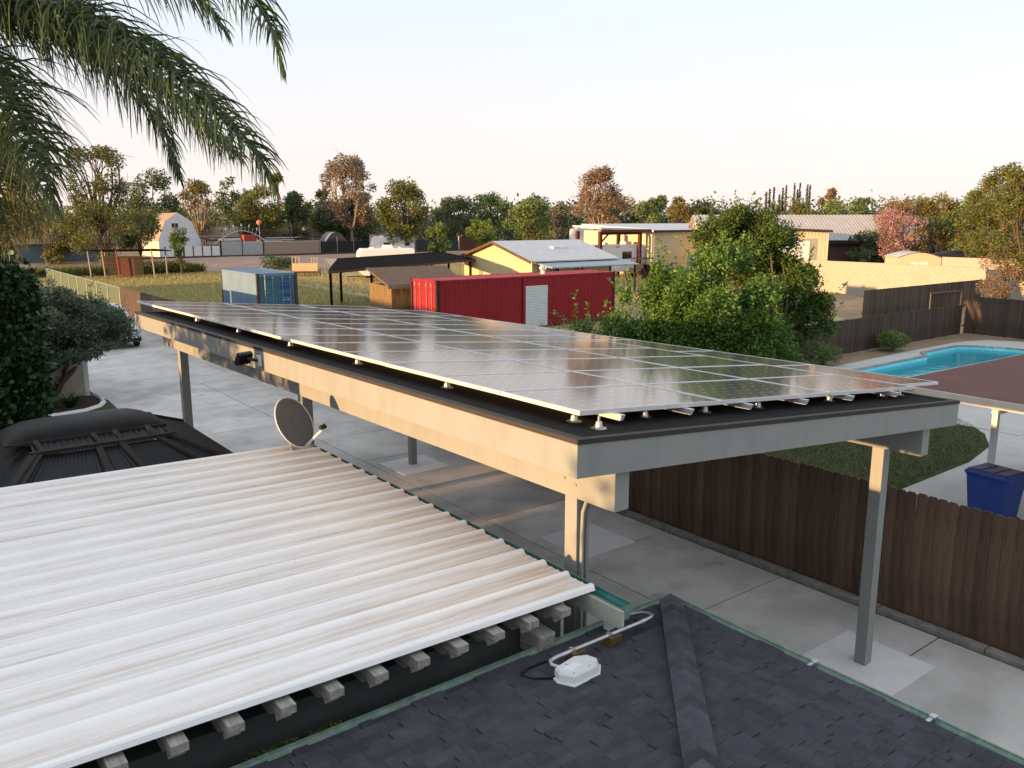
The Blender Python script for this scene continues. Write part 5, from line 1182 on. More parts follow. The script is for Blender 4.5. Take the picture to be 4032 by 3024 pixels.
L_mid = leafmat('mid_green_leaf', [(0.086, 0.133, 0.043), (0.140, 0.196, 0.061), (0.202, 0.256, 0.075)], .25)
L_lgt = leafmat('light_green_leaf', [(0.098, 0.149, 0.033), (0.149, 0.209, 0.045), (0.209, 0.261, 0.060)], .3)
L_olv = leafmat('olive_dome_leaf', [(0.078, 0.094, 0.025), (0.121, 0.132, 0.034), (0.172, 0.172, 0.048)], .25)
L_euc = leafmat('eucalyptus_leaf', [(0.136, 0.113, 0.086), (0.212, 0.169, 0.119), (0.312, 0.238, 0.162)], .2)
L_brn = leafmat('bronze_leaf', [(.17, .115, .065), (.24, .16, .095), (.30, .21, .13)], .3)
L_gld = leafmat('golden_leaf', [(.12, .105, .034), (.17, .145, .042), (.23, .185, .06)], .3)
L_pnk = leafmat('pink_blossom', [(.34, .16, .17), (.46, .24, .25), (.55, .33, .33), (.25, .16, .10)], .3)
L_haz = leafmat('hazy_green_leaf', [(.085, .11, .05), (.12, .145, .07), (.15, .17, .085)], .25)  # leaf colour paled to stand for distance haze
L_gry = leafmat('grey_green_leaf', [(0.098, 0.113, 0.067), (0.143, 0.158, 0.098), (0.194, 0.202, 0.135)], .2)
L_cyp = leafmat('cypress_leaf', [(0.063, 0.059, 0.048), (0.098, 0.087, 0.070)], .1)
L_palm = leafmat('palm_leaflet', [(.032, .062, .024), (.05, .088, .032), (.085, .115, .042)], .22, .42, .4)
L_palmy = leafmat('pale_palm_leaflet', [(0.062, 0.081, 0.027), (0.112, 0.119, 0.044), (0.188, 0.156, 0.069)], .2, .5)
L_grass = leafmat('grass_blade', [(.045, .065, .02), (.065, .085, .025), (.09, .10, .035)], .25)
L_dryg = leafmat('dry_grass_blade', [(.32, .26, .12), (.40, .32, .15), (.27, .24, .10)], .3)
L_fld = leafmat('field_grass_blade', [(.28, .26, .10), (.35, .31, .12), (.42, .35, .16)], .3)

# citrus tree beyond the array: real leaf-sized leaves on shoots
def shoots(C, Rr, ns, per, size, rng, mat=None):
    """leafy shoots standing out of the crown"""
    out = []
    for i in range(ns):
        k = rng.integers(len(C)); d = unit(rng.normal(size=3) + np.array((0, -.2, .5))); base = C[k] + d * Rr[k] * .8
        L = rng.uniform(.35, .9); g = unit(d + np.array((0, 0, .9)))
        t = np.sort(rng.random(per)); P = base + np.outer(t * L, g) + rng.normal(size=(per, 3)) * .015
        out.append(leaves(P, size, rng, .48, 0.05, D=np.tile(g * .6, (per, 1))))
    return np.concatenate(out)
def leafy(name, label, loc, specs, n, size, ns, mat, seed, trunk_r=.12, cat='tree', per=26, bark=None):
    rng = np.random.default_rng(seed); C = []; Rr = []
    for (x, y, z, rx, ry, rz_2, k) in specs:
        for i in range(k):
            d = unit(rng.normal(size=3)); q = rng.random() ** .45
            C.append((x + d[0] * rx * q * .85, y + d[1] * ry * q * .85, z + d[2] * rz_2 * q * .85)); f = rng.uniform(.22, .42)
            Rr.append((rx * f, ry * f, rz_2 * f))
    C, Rr = np.array(C), np.array(Rr); P, d = clump_points(C, Rr, n, rng, .4)
    V = leaves(P, size, rng, .48, .08, D=d * .6)
    if ns: V = np.concatenate([V, shoots(C, Rr, ns, per, size, rng)])
    t = thing(name, label, cat, loc); ob('crown', quads_mesh(name + '_crown', V, mat), t)
    mb = MB(); limb(mb, (0, 0, -.03), (0, 0, .9), trunk_r, trunk_r * .8, rng, 8, .02)
    for i in rng.choice(len(C), min(16, len(C)), replace=False): limb(mb, (0, 0, .8), C[i], trunk_r * .5, .015, rng, 5, .1)
    mb.build('trunk', bark or M_bark, t); return t
cx, cy, _ = W(4.9, 22.3)
# offsets below are in the tree's own axes, turned so x runs east-ish
def rot_specs(sp):
    return [(CA * x + SA * y, -SA * x + CA * y, z, rx, ry, rz2, k) for x, y, z, rx, ry, rz2, k in sp]
leafy('citrus_tree', 'big bright green citrus tree with upright shoots beyond the solar array', (cx, cy, 0),
      rot_specs([(.4, 0, 3.0, 2.0, 1.8, 1.9, 34), (-1.3, -.3, 2.4, 1.2, 1.2, 1.0, 14), (1.5, .2, 2.6, 1.3, 1.3, 1.3, 16), (-2.4, -.2, 2.2, .7, .6, .7, 8), (-2.95, -.2, 2.6, .35, .4, .55, 6), (-2.7, 0, 1.6, .9, .8, .6, 9), (.7, .1, 4.2, 1.0, 1.0, .8, 12), (-1.0, .0, 4.0, .30, .3, .75, 6), (-1.75, .1, 3.5, .25, .3, .7, 5), (2.3, 0, 1.6, 1.3, 1.2, .9, 14), (-1.4, 0, 1.5, 1.8, 1.2, .8, 14), (3.2, .3, 1.2, .9, .9, .7, 8)]),
      100000, .10, 210, L_cit, 5)
cx, cy, _ = W(9.7, 30.5)
leafy('yellowing_tree', 'tall darker tree with yellowing sunlit leaves behind the citrus tree', (cx, cy, 0),
      rot_specs([(-1.3, 0, 4.5, 1.8, 1.8, 1.5, 32), (.5, 0, 2.9, 1.7, 1.6, 1.3, 22), (-1.7, 0, 5.5, 1.2, 1.1, .8, 12), (-.6, 0, 5.2, .9, .9, .9, 10), (.3, 0, 4.0, 1.1, 1.1, .9, 14), (1.3, -.2, 2.2, 1.1, 1.0, 1.0, 14), (-2.2, .4, 4.6, 1.0, 1.0, 1.0, 8), (.2, -.2, 1.6, 1.5, 1.2, .9, 14)]),
      85000, .115, 120, L_cit2, 6, .16)
def bush(name, label, loc, rx, ry, H, n, size, mat, seed, group=None):
    rng = np.random.default_rng(seed); t = thing(name, label, 'shrub', loc, 0, group)
    C = np.array([(rng.uniform(-.5, .5) * rx, rng.uniform(-.5, .5) * ry, H * rng.uniform(.3, .65)) for i in range(9)]); Rr = np.tile(np.array((rx * .55, ry * .55, H * .36)), (9, 1)) * rng.uniform(.7, 1.1, (9, 1))
    P, d = clump_points(C, Rr, n, rng, .5); P[:, 2] = np.abs(P[:, 2]); ob('foliage', quads_mesh(name, leaves(P, size, rng, .5, D=d * .7), mat), t)
    mb = MB()
    for i in range(6): limb(mb, (rng.uniform(-.1, .1), rng.uniform(-.1, .1), -.03), C[i], .03, .008, rng, 5, .1)
    mb.build('stems', M_bark, t); return t
bush('clipped_shrub', 'round clipped green shrub against the near-black pool fence', (34.9, 18.2, 0), .85, .7, .95, 5200, .075, L_mid, 31)
bush('clipped_shrub', 'round green shrub beside the sago palm at the array edge', (29.2, 18.0, 0), .75, .7, 1.0, 4200, .075, L_mid, 32)
bush('low_shrub', 'low bright bush below the cream wall of the grey-roofed building', W(32.6, 69.5), 1.3, .8, 2.0, 2200, .2, L_lgt, 33)
sg = thing('sago_palm', 'dark sago palm with arching fronds beside the pool yard shrub', 'palm', (27.6, 18.0, 0))
def frond(path, rad, nleaf, L, width, rng, hang=.6, spread=1.0, twist=None, taper=True, grav=.9, stripw=3, up_=.5):
    """rachis polyline + strap leaflets on both sides; returns (tube path, leaflet quads)"""
    P = np.array(path, float); seg = np.linalg.norm(np.diff(P, axis=0), axis=1); cum = np.concatenate([[0], np.cumsum(seg)]); T = cum[-1]; out = []
    for i in range(nleaf):
        t = (i + .5) / nleaf; s = T * (.10 + .90 * t); j = min(np.searchsorted(cum, s) - 1, len(seg) - 1); j = max(j, 0); f = (s - cum[j]) / seg[j]
        p = P[j] + (P[j + 1] - P[j]) * f; d = unit(P[j + 1] - P[j]); side = unit(np.cross(d, (0, 0, 1.)) + 1e-6)
        env = math.sin(math.pi * min(1, .22 + .72 * t)) if taper else 1
        for sg_ in (-1, 1):
            ll = L * env * rng.uniform(.6, 1.15); v = unit(side * sg_ * spread * rng.uniform(.5, 1.2) + d * rng.uniform(.3, .9) + np.array((0, 0, rng.uniform(-.1, up_))))
            q = p.copy(); g = 0; pts = [q.copy()]
            for m_ in range(5):
                v = unit(v + np.array((0, 0, -grav * hang * rng.uniform(.7, 1.3)))); q = q + v * ll / 5; pts.append(q.copy())
            nn = unit(np.cross(v, rng.normal(size=3)))
            for m_ in range(5):
                w0 = width * (1 - .15 * m_) * .5; w1 = width * (1 - .15 * (m_ + 1)) * .5 if m_ < 4 else .001
                nv = unit(np.cross(pts[m_ + 1] - pts[m_], nn) + 1e-6); out.append((pts[m_] - nv * w0, pts[m_] + nv * w0, pts[m_ + 1] + nv * w1, pts[m_ + 1] - nv * w1))
    return np.array(out)
rng = np.random.default_rng(44)
allq = []
for i in range(22):
    a = 2 * math.pi * i / 22 + rng.uniform(-.1, .1); e = rng.uniform(.3, 1.0); pth = [(math.cos(a) * r_, math.sin(a) * r_, .3 + e * 1.3 * r_ - .75 * r_ * r_) for r_ in (0, .25, .5, .75, 1.0)]
    allq.append(frond(pth, .01, 26, .16, .02, rng, .15, 1.0))
ob('fronds', quads_mesh('sago', np.concatenate(allq), L_dkg), sg); MB().lathe([(.16, 0), (.17, .2), (.08, .38)], 12).build('trunk', M_bark, sg)

# queen palm: trunk just out of frame, fronds arching into view
pt = (.30, 10.85)
pal = thing('queen_palm', 'tall palm whose long drooping fronds hang over the yard', 'palm', (pt[0], pt[1], 0))
tp_ = [(0, 0, -.02), (.05, 0, 2.0), (.02, .05, 4.5), (0, 0, 7.3)]
MB().tube(tp_, [.24, .19, .17, .15], 12).build('trunk', M_barkp, pal, smooth=True)
MB().tube([(0, 0, 7.25), (0, 0, 8.3)], [.17, .08], 10).build('crownshaft', pm('crownshaft', (.08, .10, .03), None, 4, .6), pal, smooth=True)
def fr_world(pts):       # (r, g, z) metres in the house frame -> palm local
    return [(SA * g + CA * r - pt[0], CA * g - SA * r - pt[1], z) for r, g, z in pts]
FRONDS = [([(-6.1, 8.95, 7.6), (-5.02, 8.7, 7.69), (-4.25, 8.5, 7.54), (-3.57, 8.3, 7.23), (-3.08, 8.2, 6.86), (-2.67, 8.1, 6.49), (-2.38, 8.0, 6.19), (-2.24, 8.0, 5.88)], 0.92, 300, 0),
 ([(-6.1, 8.95, 7.6), (-5.26, 9.1, 7.7), (-4.66, 9.2, 7.57), (-4.06, 9.2, 7.27), (-3.61, 9.2, 6.9), (-3.24, 9.2, 6.52), (-2.88, 9.1, 6.25)], 0.85, 260, 0),
 ([(-6.1, 8.95, 7.6), (-5.6, 9.5, 7.72), (-4.98, 9.6, 7.58), (-4.5, 9.7, 7.29), (-4.12, 9.7, 6.89), (-3.89, 9.7, 6.5), (-3.78, 9.7, 6.04)], 0.72, 220, 0),
 ([(-6.1, 8.95, 7.6), (-4.61, 8.6, 8.39), (-3.6, 8.3, 8.29), (-2.87, 8.1, 8.0), (-2.44, 8.0, 7.68), (-2.18, 7.9, 7.33), (-2.07, 7.9, 6.93)], 0.88, 280, 0),
 ([(-6.1, 8.95, 7.6), (-5.05, 9.2, 8.37), (-4.3, 9.2, 8.32), (-3.7, 9.2, 8.1), (-3.24, 9.2, 7.84), (-2.98, 9.2, 7.52)], 0.8, 240, 0),
 ([(-6.1, 8.95, 7.6), (-5.23, 8.5, 7.21), (-4.78, 8.2, 6.82), (-4.49, 8.0, 6.42), (-4.33, 7.9, 6.04), (-4.26, 7.9, 5.66)], 0.78, 220, 0),
 ([(-6.1, 8.95, 7.6), (-5.95, 9.4, 7.19), (-5.79, 9.6, 6.73), (-5.69, 9.7, 6.29), (-5.64, 9.8, 5.89), (-5.55, 9.8, 5.47)], 0.9, 220, 1),
 ([(-6.1, 8.95, 7.6), (-5.75, 9.8, 8.03), (-5.4, 10.2, 8.13), (-4.98, 10.4, 7.98), (-4.67, 10.6, 7.65), (-4.41, 10.7, 7.25)], 0.75, 220, 0),
 ([(-6.1, 8.95, 7.6), (-5.73, 8.8, 7.0), (-5.45, 8.7, 6.49), (-5.28, 8.6, 6.03), (-5.18, 8.6, 5.67), (-5.13, 8.6, 5.3)], 0.9, 200, 1),
 ([(-6.1, 8.95, 7.6), (-6.21, 8.6, 8.31), (-6.51, 8.3, 8.21), (-6.91, 8.0, 7.78), (-7.35, 8.0, 7.23)], 0.8, 160, 0),
 ([(-6.1, 8.95, 7.6), (-6.97, 9.3, 7.86), (-7.84, 9.6, 7.65), (-8.55, 9.8, 7.21), (-8.99, 9.8, 6.51)], 0.8, 160, 0),
 ([(-6.1, 8.95, 7.6), (-6.17, 9.2, 8.84), (-6.44, 9.6, 9.64), (-6.98, 10.4, 10.31), (-7.66, 11.4, 10.71)], 0.8, 160, 0)]
rng = np.random.default_rng(77)
for i, (pts_, L, nl, pale) in enumerate(FRONDS):
    lp = fr_world(pts_)
    # smooth resample
    Pm = [Vector(p) for p in lp]; sm = []
    for j in range(len(Pm) - 1):
        p0, p1, p2, p3 = Pm[max(j - 1, 0)], Pm[j], Pm[j + 1], Pm[min(j + 2, len(Pm) - 1)]
        for t in (0, .25, .5, .75):
            sm.append(.5 * ((2 * p1) + (-p0 + p2) * t + (2 * p0 - 5 * p1 + 4 * p2 - p3) * t * t + (-p0 + 3 * p1 - 3 * p2 + p3) * t ** 3))
    sm.append(Pm[-1])
    fo_ = ob('frond', quads_mesh('frond_leaflets', frond([tuple(p) for p in sm], 0, nl, L * 1.1, .025, rng, .38, 1.0, grav=1.0, up_=1.3), L_palmy if pale else L_palm), pal)
    k_ = len(sm); MB().tube([tuple(p) for p in sm], [.035 - .028 * j / (k_ - 1) for j in range(k_)], 6).build('rachis', pm('rachis%d' % i, (.07, .07, .03), None, 5, .6), fo_)

# olive tree, ivy mass and garden plants on the left
ox, oy = 3.75, 28.7
ol = leafy('olive_tree', 'dark multi-trunked olive tree in the kerbed bed by the driveway', (ox, oy, .03),
      [(1.0, .7, 2.2, 2.1, 1.9, 1.0, 30), (-.8, -.5, 2.0, 2.2, 1.7, .95, 26), (.3, -.2, 2.8, 1.9, 1.7, .8, 18), (1.9, 1.2, 2.1, 1.2, 1.2, .8, 12), (-2.4, .2, 2.0, 1.4, 1.2, 1.0, 10), (1.0, -.9, 1.55, 1.6, .9, .5, 10), (-3.0, .6, 1.7, .9, .9, .6, 6)],
      120000, .095, 120, L_oli, 15, .09, per=30)
mb = MB(); rng = np.random.default_rng(4)
for b in ((.9, .6, 1.7), (-.7, -.3, 1.6), (.2, -.6, 1.7), (1.6, 1.0, 1.7)): limb(mb, (rng.uniform(-.15, .15), rng.uniform(-.15, .15), -.02), b, .10, .045, rng, 7, .08)
mb.build('side_trunk', M_bark, ol)
iv = thing('ivy_mass', 'tall wall of dark glossy ivy at the left edge of the yard', 'ivy', (1.65, 18.4, 0))
rng = np.random.default_rng(9); Cc = []; Rr_ = []
for i in range(95):
    x = rng.uniform(-4.2, .55); z = rng.uniform(.3, 4.9); Cc.append((x, rng.uniform(-.5, .5), z)); Rr_.append((rng.uniform(.35, .6), rng.uniform(.35, .55), rng.uniform(.4, .7)))
for i in range(34): Cc.append((rng.uniform(.05, .6), rng.uniform(-.55, .3), .25 + i * .14)); Rr_.append((.42, .42, .45))
Pp, dd = clump_points(np.array(Cc), np.array(Rr_), 80000, rng, .5); Pp[:, 2] = np.abs(Pp[:, 2])
ob('foliage', quads_mesh('ivy', leaves(Pp, .12, rng, .8, .25, D=dd * .5), L_ivy), iv)
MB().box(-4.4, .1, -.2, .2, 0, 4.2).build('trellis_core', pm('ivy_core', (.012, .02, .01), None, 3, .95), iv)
def strap_plant(name, label, loc, n, L, mat, seed, cat='plant', wdt=.02):
    rng = np.random.default_rng(seed); t = thing(name, label, cat, loc); out = []
    for i in range(n):
        a = rng.uniform(0, 2 * math.pi); v = unit(np.array((math.cos(a) * .5, math.sin(a) * .5, 1.2))); q = np.array((math.cos(a), math.sin(a), 0)) * rng.uniform(0, .12); ll = L * rng.uniform(.6, 1.1); sd = np.array((-math.sin(a), math.cos(a), 0)); pts = [q]
        for m_ in range(5): v = unit(v + np.array((0, 0, -.28))); q = q + v * ll / 5; pts.append(q)
        for m_ in range(5):
            w0, w1 = wdt * (1 - m_ / 5), wdt * (1 - (m_ + 1) / 5) + .0005; out.append((pts[m_] - sd * w0, pts[m_] + sd * w0, pts[m_ + 1] + sd * w1, pts[m_ + 1] - sd * w1))
    ob('blades', quads_mesh(name, np.array(out), mat), t); return t
strap_plant('strap_plant', 'dark grassy clump in the kerbed planting bed', (4.35, 27.6, .03), 130, .75, L_ivy, 3)
strap_plant('strap_plant', 'green strappy clump below the patio cover tails', (1.6, 4.95, .02), 90, .9, L_mid, 8)
# tree ferns under the patio gap
for i, (x, y, z, lb_) in enumerate(((1.85, 4.53, 2.30, 'arching fern fronds in the gap beside the shingle gutter'), (1.35, 4.56, 2.22, 'second fern lower under the white patio cover'))):
    f_ = thing('fern', lb_, 'fern', (x, y, 0)); rng = np.random.default_rng(60 + i); qq = []
    for j in range(11):
        a = 2 * math.pi * j / 11; pth = [(math.cos(a) * r_, math.sin(a) * r_ * .35, z + .42 * r_ - .9 * r_ * r_) for r_ in (0, .15, .3, .45, .6)]
        qq.append(frond(pth, 0, 26, .13, .022, rng, .08, 1.0))
    ob('fronds', quads_mesh('fern', np.concatenate(qq), L_lgt if i == 0 else L_mid), f_); MB().tube([(0, 0, -.01), (0, 0, z)], [.07, .05], 8).build('stem', M_bark, f_)

# grasses
def blades(name, poly_fn, n, L, w_, mat, seed, label, z=.016):
    rng = np.random.default_rng(seed); P = poly_fn(rng, n); n = len(P); a = rng.uniform(0, 2 * math.pi, n); ll = L * rng.uniform(.5, 1.2, n); ln = rng.normal(size=(n, 2)) * .45
    B = np.stack([P[:, 0], P[:, 1], np.full(n, z)], 1); T = B + np.stack([ln[:, 0] * ll, ln[:, 1] * ll, ll], 1); s = np.stack([np.cos(a), np.sin(a), np.zeros(n)], 1) * w_
    V = np.stack([B - s, B + s, T + s * .15, T - s * .15], 1); o = ob(name, quads_mesh(name, V, mat)); o['kind'] = 'stuff'; o['label'] = label; o['category'] = 'grass'; return o
def inpoly(P, poly):
    x, y = P[:, 0], P[:, 1]; r = np.zeros(len(P), bool); j = len(poly) - 1
    for i in range(len(poly)):
        xi, yi = poly[i]; xj, yj = poly[j]
        c = ((yi > y) != (yj > y)) & (x < (xj - xi) * (y - yi) / (yj - yi + 1e-12) + xi); r ^= c; j = i
    return r
def fill(poly):
    xs_ = [p[0] for p in poly]; ys_ = [p[1] for p in poly]
    def f(rng, n):
        P = np.stack([rng.uniform(min(xs_), max(xs_), n), rng.uniform(min(ys_), max(ys_), n)], 1); return P[inpoly(P, poly)]
    return f
blades('lawn_grass', fill([(x, y) for x, y in lawn_poly]), 130000, .055, .005, L_grass, 1, 'short mown lawn grass beside the pool patio')
blades('dry_grass', fill([(29.5, 58), (28.0, 34), (23, 26), (44.0, 27), (57, 44), (80, 90), (30, 91)]), 60000, .28, .03, L_dryg, 2, 'dry golden grass of the open field', .008)
blades('field_grass', fill([(12, 50), (27, 36), (29, 60), (30, 91), (12, 91)]), 45000, .22, .03, L_fld, 3, 'patchy green grass of the open field', .008)
def band(rng, n): return np.stack([rng.uniform(12, 29, n), 92 + np.abs(rng.normal(size=n)) * 3.0], 1)
blades('bank_weeds', band, 5000, .8, .07, L_olv, 4, 'scrubby weeds growing on the railway embankment', .1)
bush('bank_bush', 'dense weedy bush at the foot of the embankment beside the lean-to', W(-37.5, 88), 4.0, 2.0, 1.5, 7000, .22, L_olv, 51)
bush('bank_bush', 'small dark bush beside the cream utility trailer', W(-25.0, 90), 2.2, 1.6, 2.0, 2500, .2, L_dkg, 52)

# ---------------------------------------------------------------- trees of the background: r, g (m), height, width
TL = [
 ('locust_tree', 'tall open-crowned locust tree behind the plank lean-to', -47.5, 97, 14.0, 9.8, L_olv, dict(z0=4.0, k=32, n=5600, size=.32, shape='vase', cl=.19, limbs=18, twigs=2, bark=M_bark, seed=101)),
 ('locust_tree', 'lower olive-brown tree clump at the foot of the tall locust', -45.5, 94, 7.6, 10.5, L_olv, dict(z0=1.0, k=30, n=5200, size=.28, cl=.27, limbs=12, seed=102)),
 ('dark_tree', 'dark green tree rising behind the white barn roof', -59.0, 140, 13.2, 11.0, L_dkg, dict(z0=3, k=30, n=5500, size=.5, seed=103)),
 ('side_tree', 'drooping tree half hiding the lit side of the barn', -47.0, 106, 6.6, 6.5, L_olv, dict(z0=.8, k=22, n=4000, size=.34, seed=104)),
 ('sapling', 'thin leafy sapling in front of the white panel fence', -34.0, 86, 5.3, 2.4, L_mid, dict(z0=.6, k=16, n=1500, size=.26, seed=105, shape='vase')),
 ('bare_tree', 'golden half-bare tree between the barn and the dark dome tree', -55.5, 150, 12.3, 8.0, L_gld, dict(z0=3, k=24, n=3200, size=.45, seed=106, limbs=14, twigs=2, bark=M_barkp)),
 ('dark_tree', 'dark pointed tree behind the golden half-bare tree', -53.0, 162, 13.6, 8.0, L_dkg, dict(z0=3, k=24, n=3600, size=.55, seed=107)),
 ('dome_tree', 'wide olive-green dome tree with pale branches above the arched gate', -43.5, 146, 11.4, 10.0, L_olv, dict(z0=2.2, k=36, n=6500, size=.46, shape='dome', seed=108, bark=M_barkp, limbs=14)),
 ('dome_tree', 'near-black rounded tree at the dark side of the olive dome tree', -38.8, 150, 10.6, 6.5, L_dkg, dict(z0=1.5, k=30, n=5000, size=.5, shape='dome', seed=109)),
 ('mid_tree', 'mid green tree beside the small fan palm', -40.5, 172, 9.0, 8.0, L_mid, dict(z0=2, k=20, n=3000, size=.5, seed=110)),
 ('eucalyptus', 'tall grey-brown eucalyptus rising highest above the far fences', -28.8, 152, 17.0, 12.0, L_euc, dict(z0=4.0, k=44, n=9500, size=.46, cl=.24, seed=111, limbs=18, twigs=1, bark=M_barkp, lean=(-.5, 0))),
 ('eucalyptus_understory', 'dark tree mass under the tall grey-brown eucalyptus', -30.5, 158, 9.5, 13.0, L_dkg, dict(z0=1.0, k=30, n=5000, size=.5, seed=112, shape='dome')),
 ('olive_dome', 'dense olive-coloured dome tree with a dark shaded side', -17.5, 137, 11.7, 9.6, L_olv, dict(z0=1.6, k=48, n=9500, size=.42, cl=.27, shape='dome', seed=113)),
 ('dark_tree', 'dark low tree right beside the dense olive dome', -15.0, 182, 9.6, 7.5, L_dkg, dict(z0=1, k=20, n=2800, size=.55, seed=114)),
 ('mid_tree', 'broad fresh green tree behind the light green bushes', -4.6, 168, 10.4, 11.5, L_mid, dict(z0=1.5, k=34, n=5500, size=.5, seed=115)),
 ('mid_tree', 'spreading mid green tree above the small white camper', 3.9, 160, 9.0, 11.5, L_mid, dict(z0=1.2, k=34, n=5500, size=.48, seed=116)),
 ('light_bush_tree', 'small bright green rounded tree near the dense olive dome', -11.2, 127, 4.9, 4.6, L_lgt, dict(z0=.5, k=22, n=3200, size=.34, seed=117)),
 ('light_bush_tree', 'larger bright green tree beside the small white camper', -4.4, 122, 5.6, 5.6, L_lgt, dict(z0=.5, k=26, n=4200, size=.34, seed=118, shape='vase')),
 ('bronze_tree', 'copper-lit eucalyptus with pale forked limbs behind the tall carport', 13.8, 131, 13.3, 10.2, L_brn, dict(z0=3.2, k=36, n=6800, size=.40, cl=.25, seed=119, limbs=20, twigs=3, bark=M_barkp)),
 ('grey_tree', 'grey-green thin tree left of the copper-lit eucalyptus', 8.5, 150, 8.6, 6.5, L_gry, dict(z0=1.5, k=22, n=2600, size=.45, seed=120, limbs=12, twigs=1)),
 ('dark_tree', 'deep green rounded tree behind the tall carport roof', 25.5, 158, 8.8, 8.0, L_mid, dict(z0=1, k=24, n=3400, size=.48, seed=121)),
 ('dark_tree', 'taller dark tree peeking over the carport roof', 28.8, 168, 10.6, 6.5, L_dkg, dict(z0=2, k=20, n=2800, size=.5, seed=122)),
 ('golden_tree', 'sunlit yellow-green tree above the yellow metal building', 25.0, 125, 8.0, 6.5, L_gld, dict(z0=1.5, k=22, n=3200, size=.4, seed=123)),
 ('golden_tree', 'low olive tree above the pale roof ridge', 30.0, 130, 7.2, 6.0, L_olv, dict(z0=1.5, k=20, n=2600, size=.4, seed=124)),
 ('far_tree', 'reddish pointed tree above the grey metal roof', 56.2, 150, 11.0, 4.2, L_brn, dict(z0=3, k=18, n=2200, size=.45, seed=125)),
 ('far_tree', 'green tree with bare pale limbs above the grey metal roof', 57.5, 146, 9.6, 9.5, L_mid, dict(z0=2, k=24, n=3200, size=.45, seed=126, bark=M_barkp)),
 ('far_tree', 'dark rounded tree at the end of the grey roof ridge', 62.5, 150, 9.6, 5.5, L_dkg, dict(z0=2, k=20, n=2800, size=.45, seed=127)),
 ('far_tree', 'olive tree filling the skyline between cypresses and grey roof', 50.0, 148, 8.2, 10.5, L_olv, dict(z0=1, k=26, n=3200, size=.45, seed=128)),
 ('blossom_tree', 'pink blossoming tree beside the grey-roofed building', 34.2, 74.5, 6.6, 4.6, L_pnk, dict(z0=1.4, k=34, n=5200, size=.16, cl=.26, shape='vase', seed=129, limbs=22, twigs=3, bark=M_bark, tr=.11)),
 ('blossom_tree_tip', 'tall copper-pink tree top behind the blossoming tree', 36.5, 79, 8.0, 2.6, L_brn, dict(z0=2.5, k=14, n=1800, size=.2, seed=130)),
 ('yard_tree', 'golden green tree behind the arched shed', 40.5, 80, 8.3, 5.2, L_gld, dict(z0=1.2, k=30, n=5000, size=.26, seed=131)),
 ('yard_tree', 'copper-lit tree right of the blossoming tree', 38.5, 84, 7.6, 5.5, L_brn, dict(z0=1.0, k=26, n=4200, size=.26, seed=132)),
 ('yard_tree', 'dark green tree between two golden ones behind the boat', 41.5, 76, 7.9, 5.6, L_mid, dict(z0=1.0, k=30, n=5200, size=.26, seed=133)),
 ('yard_tree', 'golden green tree of middle height before the tallest ones', 40.2, 72, 8.4, 4.0, L_olv, dict(z0=1.2, k=26, n=4600, size=.24, seed=134)),
 ('yard_tree', 'tall bushy green-gold tree over the end of the block wall', 36.0, 62, 9.6, 5.6, L_olv, dict(z0=1.2, k=44, n=10000, size=.20, cl=.24, seed=135)),
 ('yard_tree', 'big green-gold tree leaning in at the far right of the pool yard', 31.0, 50, 9.6, 5.2, L_olv, dict(z0=1.5, k=40, n=11000, size=.17, cl=.24, seed=136)),
 ('yard_tree', 'small-leaved sunlit shrub tree at the end of the weathered fence', 30.0, 50.5, 4.3, 3.4, L_brn, dict(z0=.3, k=30, n=7500, size=.11, seed=137, shape='dome')),
 ('hedge_tree', 'dark unlit hedge row behind the covered boat', 39.0, 86, 4.6, 17.0, L_dkg, dict(z0=.3, dep=4, k=44, n=9000, size=.30, shape='box', cl=.22, seed=138)),
 ('edge_tree', 'shadowy tree behind the hanging palm fronds', -54.0, 98, 7.4, 8.0, L_olv, dict(z0=1.0, k=26, n=4200, size=.34, seed=139)),
 ('edge_tree', 'dark broad tree at the yard edge behind the ivy', -62.0, 104, 8.0, 10.0, L_dkg, dict(z0=1.0, k=28, n=4200, size=.36, seed=140)),
 ('gap_tree', 'pale green tree filling the skyline left of the tall eucalyptus', -34.8, 160, 9.6, 8.5, L_haz, dict(z0=1, k=28, n=4200, size=.48, seed=151)),
 ('gap_tree', 'pale green tree between the dense olive dome and the bright bushes', -11.0, 165, 10.2, 8.5, L_haz, dict(z0=1, k=28, n=4200, size=.48, seed=152)),
 ('gap_tree', 'hazy green tree just left of the grey-green thin tree', 5.2, 175, 10.6, 9.5, L_haz, dict(z0=1, k=28, n=4200, size=.5, seed=153)),
 ('gap_tree', 'hazy green tree right of the copper-lit eucalyptus', 21.0, 170, 9.2, 9.5, L_haz, dict(z0=1, k=28, n=4200, size=.5, seed=154)),
 ('gap_tree', 'hazy green tree above the ridge of the pale roofs', 36.5, 165, 8.8, 10.5, L_haz, dict(z0=1, k=28, n=4200, size=.5, seed=155)),
 ('gap_tree', 'sunny green tree filling the gap behind the blossoming tree', 44.0, 92, 8.0, 8.5, L_lgt, dict(z0=1, k=34, n=6500, size=.28, seed=156)),
 ('gap_tree', 'full green tree beside the tall bushy green-gold one', 38.8, 66, 8.6, 5.2, L_mid, dict(z0=1, k=34, n=8000, size=.20, seed=157)),
]
for nm, lb_, r_, g_2, H, wd, lm, kw in TL:
    tree(nm, lb_, 'tree', W(r_, g_2), H, wd, lm, group=None, **kw)
